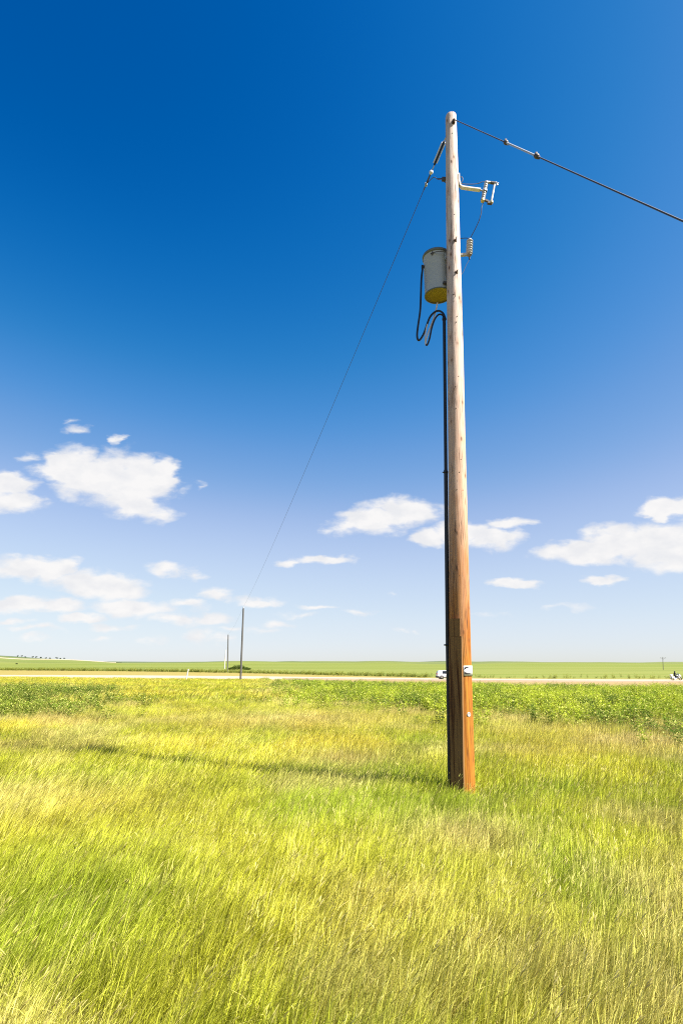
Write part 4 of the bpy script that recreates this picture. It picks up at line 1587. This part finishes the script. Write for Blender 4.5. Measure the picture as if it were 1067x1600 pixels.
M_BUSH = foliage('dark_bush_leaves', (.05, .075, .018), (.11, .15, .03), .6)
M_TREE = foliage('far_tree_leaves', (.035, .052, .026), (.07, .09, .04), .2)
M_BARK = simple('dark_bark', (.07, .055, .04), .9, 0, .2, .2, 4)
bY = 260.0
bc = at(373, 1044, bY)
bzg = gz(bc.x, bY)
bush = thing('bush', (bc.x, bY, bzg), 'low dark green bush alone in the field by the far poles', 'bush')
lob = []
for (dx, rx, rz) in ((-2.6, 1.7, .8), (-.8, 2.0, 1.35), (1.2, 2.0, 1.2), (3.0, 1.6, .8), (4.3, 1.1, .5), (-4.0, 1.0, .5)):
    lob.append(((bc.x + dx, bY + random.uniform(-.6, .6), bzg + rz * .75), (rx, 1.6, rz * .8)))
leaf_mass(2600, .34, .25, 3, M_BUSH, 'crown', bush, lob)
for dx in (-2.6, -.8, 1.2, 3.0):
    MB().tube([(bc.x + dx * .4, bY, bzg - .1), (bc.x + dx * .8, bY, bzg + .5), (bc.x + dx, bY + .2, bzg + 1.0)], [.09, .06, .03], 6).build('stem', M_BARK, bush)

TREE_PLACE = ['first from the left end of the row', 'second from the left end of the row', 'third from the left end of the row', 'fourth from the left end', 'fifth from the left end', 'in the middle of the row', 'fifth from the right end', 'fourth from the right end', 'tallest of the row', 'second from the right end of the row', 'last at the right end of the row']
for i, (px, sz) in enumerate(((27, 4.0), (33, 4.5), (39, 4.0), (50, 5.0), (56, 5.2), (63, 4.8), (71, 4.2), (78, 4.0), (88, 6.0), (94, 4.6), (100, 4.2))):
    Yt = 1750.0 + 60 * math.sin(i * 2.3)
    q = at(px, 1033, Yt)
    zt = gz(q.x, Yt)
    tr_ = thing('tree', (q.x, Yt, zt), 'small dark tree on the far left skyline, ' + TREE_PLACE[i], 'tree', 'trees on the far skyline')
    MB().tube([(q.x, Yt, zt - .3), (q.x + .1, Yt, zt + sz * .35), (q.x, Yt, zt + sz * .75)], [.25, .18, .06], 6).build('trunk', M_BARK, tr_)
    lob = [((q.x + random.uniform(-1.8, 1.8) * sz * .3, Yt + random.uniform(-1, 1), zt + sz * random.uniform(.38, .72)), (sz * .42, sz * .4, sz * .30)) for _ in range(5)]
    leaf_mass(260, .9, .2, 40 + i, M_TREE, 'crown', tr_, lob)
q = at(26, 1037.5, 1000)
zt = gz(q.x, 1000)
lone = thing('bush', (q.x, 1000, zt), 'tiny dark bush by the pale track on the left hillside', 'bush')
leaf_mass(300, .5, .2, 71, M_TREE, 'crown', lone, [((q.x + dx, 1000, zt + .8), (1.2, 1.0, .9)) for dx in (-1, 0, 1.1)])
MB().tube([(q.x, 1000, zt - .1), (q.x, 1000, zt + .7)], [.12, .05], 6).build('stem', M_BARK, lone)

# ------------------------------------------------------------------ the car
M_CARW = NT('white_car_paint')
M_CARW.bsdf((.80, .80, .81), .25, 0, .5, coat=.6)
M_CARW = M_CARW.m
M_GLASSD = NT('dark_car_glass')
M_GLASSD.bsdf((.012, .014, .017), .06, 0, .6)
M_GLASSD = M_GLASSD.m
M_TYRE = simple('tyre_rubber', (.022, .022, .023), .8, 0, .3, .2, 20)
M_RIM = simple('alloy_rim', (.62, .63, .65), .3, .8, .5, .06, 20)
M_CLAD = simple('black_plastic', (.03, .03, .032), .6, 0, .35, .15, 20)
M_RED = simple('red_lens', (.45, .015, .012), .2, 0, .5, .1, 20)
M_LENS = simple('clear_lens', (.75, .76, .78), .1, 0, .6, .05, 20)

carY = ROAD_Y - 2.1
cx0 = at(682.2, 1061, carY).x
cz0 = gz(cx0 + 2.3, carY) + .09
car = thing('car', (cx0 + 2.3, carY, cz0), 'white car driving on the road, half hidden behind the pole', 'car')
CL = 4.6


def cp(x, y, z):
    return Vector((cx0 + x, carY + y, cz0 + z))


def loft(secs, name, m, parent, close=True, smooth=True):
    """secs: list of (x, [(y, z), ...]) rings"""
    vs, fs = [], []
    n = len(secs[0][1])
    for (x, ring) in secs:
        for (y, z) in ring:
            vs.append(cp(x, y, z))
    for i in range(len(secs) - 1):
        for k in range(n):
            a, b = i * n + k, i * n + (k + 1) % n
            fs.append((a, b, b + n, a + n))
    fs.append(tuple(range(n))[::-1])
    fs.append(tuple((len(secs) - 1) * n + k for k in range(n)))
    o_ = MB().add(vs, fs, smooth).build(name, m, parent)
    bv_ = o_.modifiers.new('round', 'BEVEL')
    bv_.width = .035
    bv_.segments = 2
    bv_.limit_method = 'ANGLE'
    return o_


def lower(x, w_, z0, z1, z2):
    return (x, [(-w_ * .93, z0), (-w_, z0 + .12), (-w_, z1), (-w_ * .96, z2), (w_ * .96, z2), (w_, z1), (w_, z0 + .12), (w_ * .93, z0)])


loft([lower(.0, .80, .42, .80, .92), lower(.10, .90, .34, .86, 1.0), lower(.9, .92, .30, .88, 1.02), lower(2.4, .92, .30, .88, 1.0), lower(3.35, .91, .30, .86, .99), lower(4.2, .88, .32, .76, .88), lower(4.55, .78, .38, .66, .76)], 'body', M_CARW, car)


def green(x, wb, wt, zb, zt):
    return (x, [(-wb, zb), (-wt, zt), (wt, zt), (wb, zb)])


loft([green(.05, .80, .62, 1.0, 1.18), green(.30, .84, .66, 1.0, 1.60), green(.7, .86, .70, 1.0, 1.68), green(1.9, .86, .70, .99, 1.69), green(2.6, .85, .68, .98, 1.60), green(3.42, .80, .60, .97, 1.02)], 'cabin', M_CARW, car)


def pane(quad, name='window', m=None):
    vs = [cp(*q) for q in quad]
    o_ = MB().add(vs, [tuple(range(len(vs)))]).build(name, m or M_GLASSD, car)
    so_ = o_.modifiers.new('thick', 'SOLIDIFY')
    so_.thickness = .02
    so_.offset = 0
    return o_


for sy in (-1, 1):
    def sp_(x, t_, zb=1.03, zt=1.60, wb=.855, wt=.70):
        return (x, sy * (wb + (wt - wb) * t_ + .016), zb + (zt - zb) * t_)
    pane([sp_(1.10, .05), sp_(1.92, .05), sp_(1.92, .97), sp_(1.10, .97)])
    pane([sp_(2.0, .05), sp_(2.98, .05), sp_(2.55, .80), sp_(2.0, .97)])
pane([(.022, -.70, 1.15), (.022, .70, 1.15), (.235, .62, 1.53), (.235, -.62, 1.53)])
pane([(3.36, -.70, 1.05), (3.36, .70, 1.05), (2.66, .60, 1.57), (2.66, -.60, 1.57)])
MB().box(cp(.16, 0, .46), (.46, 1.86, .34), None, .06).build('rear_bumper', M_CLAD, car)
MB().box(cp(4.5, 0, .48), (.22, 1.55, .22), None, .05).build('front_bumper', M_CLAD, car)
for sy in (-1, 1):
    MB().box(cp(2.3, sy * .915, .36), (2.3, .05, .13), None, .015).build('sill', M_CLAD, car)
    MB().box(cp(.06, sy * .74, .98), (.12, .20, .30), None, .03).build('tail_light', M_RED, car)
    MB().box(cp(4.36, sy * .70, .74), (.28, .30, .12), None, .03).build('headlight', M_LENS, car)
    MB().box(cp(2.95, sy * 1.0, 1.06), (.14, .18, .13), None, .03).build('wing_mirror', M_CARW, car)
    for xx in (.88, 3.68):
        wv = MB().lathe([(.20, -.11), (.31, -.11), (.345, -.07), (.345, .07), (.31, .11), (.20, .11), (.20, -.11)], cp(xx, sy * .84, .345), (0, 1, 0), 24).build('wheel', M_TYRE, car)
        MB().lathe([(0, .02 * sy), (.06, .10 * sy), (.09, .07 * sy), (.19, .10 * sy), (.205, .105 * sy), (.205, -.05 * sy)], cp(xx, sy * .84, .345), (0, 1, 0), 20).build('rim', M_RIM, wv)
        MB().lathe([(.37, -.03), (.41, -.03), (.42, .03), (.37, .03)], cp(xx, sy * .905, .35), (0, 1, 0), 24).build('wheel_arch', M_CLAD, car)
MB().box(cp(-.005, 0, .86), (.03, .5, .12)).build('number_plate', M_WHITE, car)

# ------------------------------------------------------------------ motorcycle and rider
mY = ROAD_Y - 2.0
mx0 = at(1048.6, 1064, mY).x
mz0 = gz(mx0 + 1.1, mY) + .09
moto = thing('motorcycle', (mx0 + 1.1, mY, mz0), 'white touring motorcycle with rear case, heading right along the road', 'motorcycle')


def mp_(x, y, z):
    return Vector((mx0 + x, mY + y, mz0 + z))


M_MOTOW = simple('white_fairing', (.82, .81, .80), .25, 0, .5, .04, 10)
M_CHROME = simple('polished_metal', (.55, .55, .57), .2, .9, .5, .1, 20)
for xx in (.36, 1.86):
    wv = MB().lathe([(.22, -.06), (.29, -.07), (.325, -.035), (.325, .035), (.29, .07), (.22, .06), (.22, -.06)], mp_(xx, 0, .325), (0, 1, 0), 24).build('wheel', M_TYRE, moto)
    MB().lathe([(0, -.03), (.05, -.05), (.05, -.02), (.20, -.02), (.225, -.045), (.225, .045), (.20, .02), (.05, .02), (.05, .05), (0, .03)], mp_(xx, 0, .325), (0, 1, 0), 20).build('rim', M_RIM, wv)


def mloft(secs, name, m):
    vs, fs = [], []
    n = 12
    for (x, z, ry, rz) in secs:
        for k in range(n):
            a = 2 * math.pi * k / n
            vs.append(mp_(x, ry * math.cos(a), z + rz * math.sin(a)))
    for i in range(len(secs) - 1):
        for k in range(n):
            a, b = i * n + k, i * n + (k + 1) % n
            fs.append((a, b, b + n, a + n))
    fs.append(tuple(range(n))[::-1])
    fs.append(tuple((len(secs) - 1) * n + k for k in range(n)))
    return MB().add(vs, fs, True).build(name, m, moto)


mloft([(.62, .42, .16, .16), (.85, .44, .24, .22), (1.2, .46, .24, .22), (1.42, .48, .14, .16)], 'engine', M_CHROME)
mloft([(1.02, .78, .12, .06), (1.15, .86, .17, .13), (1.4, .90, .18, .14), (1.56, .88, .10, .10)], 'fuel_tank', M_MOTOW)
mloft([(.40, .74, .13, .05), (.6, .74, .18, .08), (.95, .73, .18, .08), (1.1, .78, .12, .06)], 'seat', M_BLACK)
mloft([(1.48, .95, .10, .10), (1.62, .98, .30, .20), (1.80, .95, .30, .20), (1.98, .86, .18, .13), (2.06, .82, .06, .06)], 'fairing', M_MOTOW)
mloft([(1.40, .55, .20, .18), (1.56, .58, .27, .22), (1.66, .55, .16, .14)], 'leg_shield', M_MOTOW)
mloft([(1.52, .64, .06, .03), (1.7, .69, .09, .05), (1.9, .70, .09, .05), (2.10, .62, .07, .03), (2.18, .5, .05, .02)], 'front_fender', M_MOTOW)
mloft([(.02, .55, .06, .04), (.15, .66, .10, .06), (.4, .70, .12, .06), (.62, .66, .10, .05)], 'rear_fender', M_MOTOW)
for sy in (-1, 1):
    MB().box(mp_(.34, sy * .30, .56), (.60, .22, .32), None, .07).build('pannier', M_MOTOW, moto)
    MB().tube([mp_(1.0, sy * .2, .32), mp_(.6, sy * .26, .27), mp_(-.02, sy * .28, .30)], [.04, .05, .055], 10).build('exhaust', M_CHROME, moto)
    MB().tube([mp_(1.86, sy * .09, .325), mp_(1.62, sy * .10, .92)], .035, 8).build('fork', M_CHROME, moto)
    MB().tube([mp_(1.58, sy * .05, 1.03), mp_(1.50, sy * .28, 1.10), mp_(1.36, sy * .40, 1.06)], .016, 8).build('handlebar', M_BLACK, moto)
    MB().tube([mp_(1.60, sy * .2, 1.08), mp_(1.55, sy * .38, 1.22)], .010, 6).ball(mp_(1.55, sy * .40, 1.24), .06, 10, (.4, 1, .8)).build('mirror', M_BLACK, moto)
MB().box(mp_(.16, 0, .98), (.46, .52, .32), None, .10).build('top_case', M_MOTOW, moto)
MB().box(mp_(-.07, 0, .94), (.04, .36, .08), None, .015).build('tail_light', M_RED, moto)
MB().ball(mp_(2.04, 0, .86), .10, 12, (.5, 1.2, .8)).build('headlight', M_LENS, moto)
ws = MB()
vs, fs = [], []
for j in range(5):
    for k in range(7):
        a = (k - 3) / 3.0
        t_ = j / 4
        vs.append(mp_(1.74 - .22 * t_ - .10 * a * a, a * .26 * (1 - .2 * t_), 1.12 + .34 * t_))
for j in range(4):
    for k in range(6):
        b = j * 7 + k
        fs.append((b, b + 1, b + 8, b + 7))
wso = ws.add(vs, fs, True).build('windscreen', None, moto)
tg = NT('tinted_windscreen')
gb_ = tg.node('ShaderNodeBsdfGlass')
gb_.inputs['Color'].default_value = (.75, .8, .8, 1)
gb_.inputs['IOR'].default_value = 1.1
gb_.inputs['Roughness'].default_value = .05
tg.l.new(gb_.outputs[0], tg.out.inputs[0])
wso.data.materials.append(tg.m)
sm_ = wso.modifiers.new('thick', 'SOLIDIFY')
sm_.thickness = .006

# rider: one skinned body, seated, leaning back a little, hands on the grips, feet forward
J = {}
E, RAD = [], {}


def jv(nm, p, r, link=None):
    J[nm] = (len(J), p)
    RAD[nm] = r * (1.12 if r > .03 else 1.0)
    if link:
        E.append((J[link][0], J[nm][0]))


jv('pelvis', (.80, 0, .92), .165)
jv('waist', (.80, 0, 1.06), .145, 'pelvis')
jv('chest', (.84, 0, 1.26), .175, 'waist')
jv('shoulders', (.88, 0, 1.40), .12, 'chest')
jv('neck', (.90, 0, 1.49), .062, 'shoulders')
jv('head', (.93, 0, 1.57), .085, 'neck')
jv('crown', (.93, 0, 1.68), .085, 'head')
for s_, nm in ((-1, 'r'), (1, 'l')):
    jv('sh' + nm, (.88, s_ * .19, 1.39), .075, 'shoulders')
    jv('el' + nm, (1.04, s_ * .33, 1.18), .055, 'sh' + nm)
    jv('wr' + nm, (1.29, s_ * .37, 1.09), .036, 'el' + nm)
    jv('pa' + nm, (1.37, s_ * .385, 1.085), .034, 'wr' + nm)
    for fi in range(4):
        yy_ = s_ * (.355 + .022 * fi)
        jv('f%d%s' % (fi, nm), (1.405, yy_, 1.085), .010, 'pa' + nm)
        jv('g%d%s' % (fi, nm), (1.415 - .003 * fi, yy_, 1.055), .009, 'f%d%s' % (fi, nm))
        jv('k%d%s' % (fi, nm), (1.39, yy_, 1.038), .008, 'g%d%s' % (fi, nm))
    jv('t' + nm, (1.35, s_ * .345, 1.055), .011, 'wr' + nm)
    jv('u' + nm, (1.375, s_ * .345, 1.035), .009, 't' + nm)
    jv('hip' + nm, (.86, s_ * .12, .90), .105, 'pelvis')
    jv('kn' + nm, (1.25, s_ * .27, .80), .075, 'hip' + nm)
    jv('sn' + nm, (1.33, s_ * .27, .58), .062, 'kn' + nm)
    jv('an' + nm, (1.42, s_ * .26, .36), .048, 'sn' + nm)
    jv('to' + nm, (1.58, s_ * .27, .34), .04, 'an' + nm)
me = bpy.data.meshes.new('rider_skeleton')
me.from_pydata([mp_(*p) for (_, p) in J.values()], E, [])
ro = bpy.data.objects.new('rider_skeleton', me)
COL.objects.link(ro)
ro.modifiers.new('skin', 'SKIN')
sv = me.skin_vertices[0].data
for nm, (i, _) in J.items():
    sv[i].radius = (RAD[nm], RAD[nm])
    sv[i].use_root = (i == 0)
sb_ = ro.modifiers.new('sub', 'SUBSURF')
sb_.levels = 1
sb_.render_levels = 1
dg = bpy.context.evaluated_depsgraph_get()
bm_ = bpy.data.meshes.new_from_object(ro.evaluated_get(dg))
bpy.data.objects.remove(ro)
bm_.materials.clear()
bm_.materials.append(simple('black_riding_suit', (.014, .014, .016), .6, 0, .35, .3, 14))
for p_ in bm_.polygons:
    p_.use_smooth = True
person = bpy.data.objects.new('person', bm_)
COL.objects.link(person)
tag(person, 'rider in black clothes and helmet sitting upright on the white motorcycle', 'person')
hel = MB().ball(mp_(.94, 0, 1.63), .15, 16, (1.05, .88, 1.05)).build('helmet', simple('black_helmet', (.012, .012, .014), .2, 0, .5, .1, 10), person)
MB().ball(mp_(.99, 0, 1.635), .125, 14, (1.0, .90, .45)).build('visor', M_GLASSD, hel)
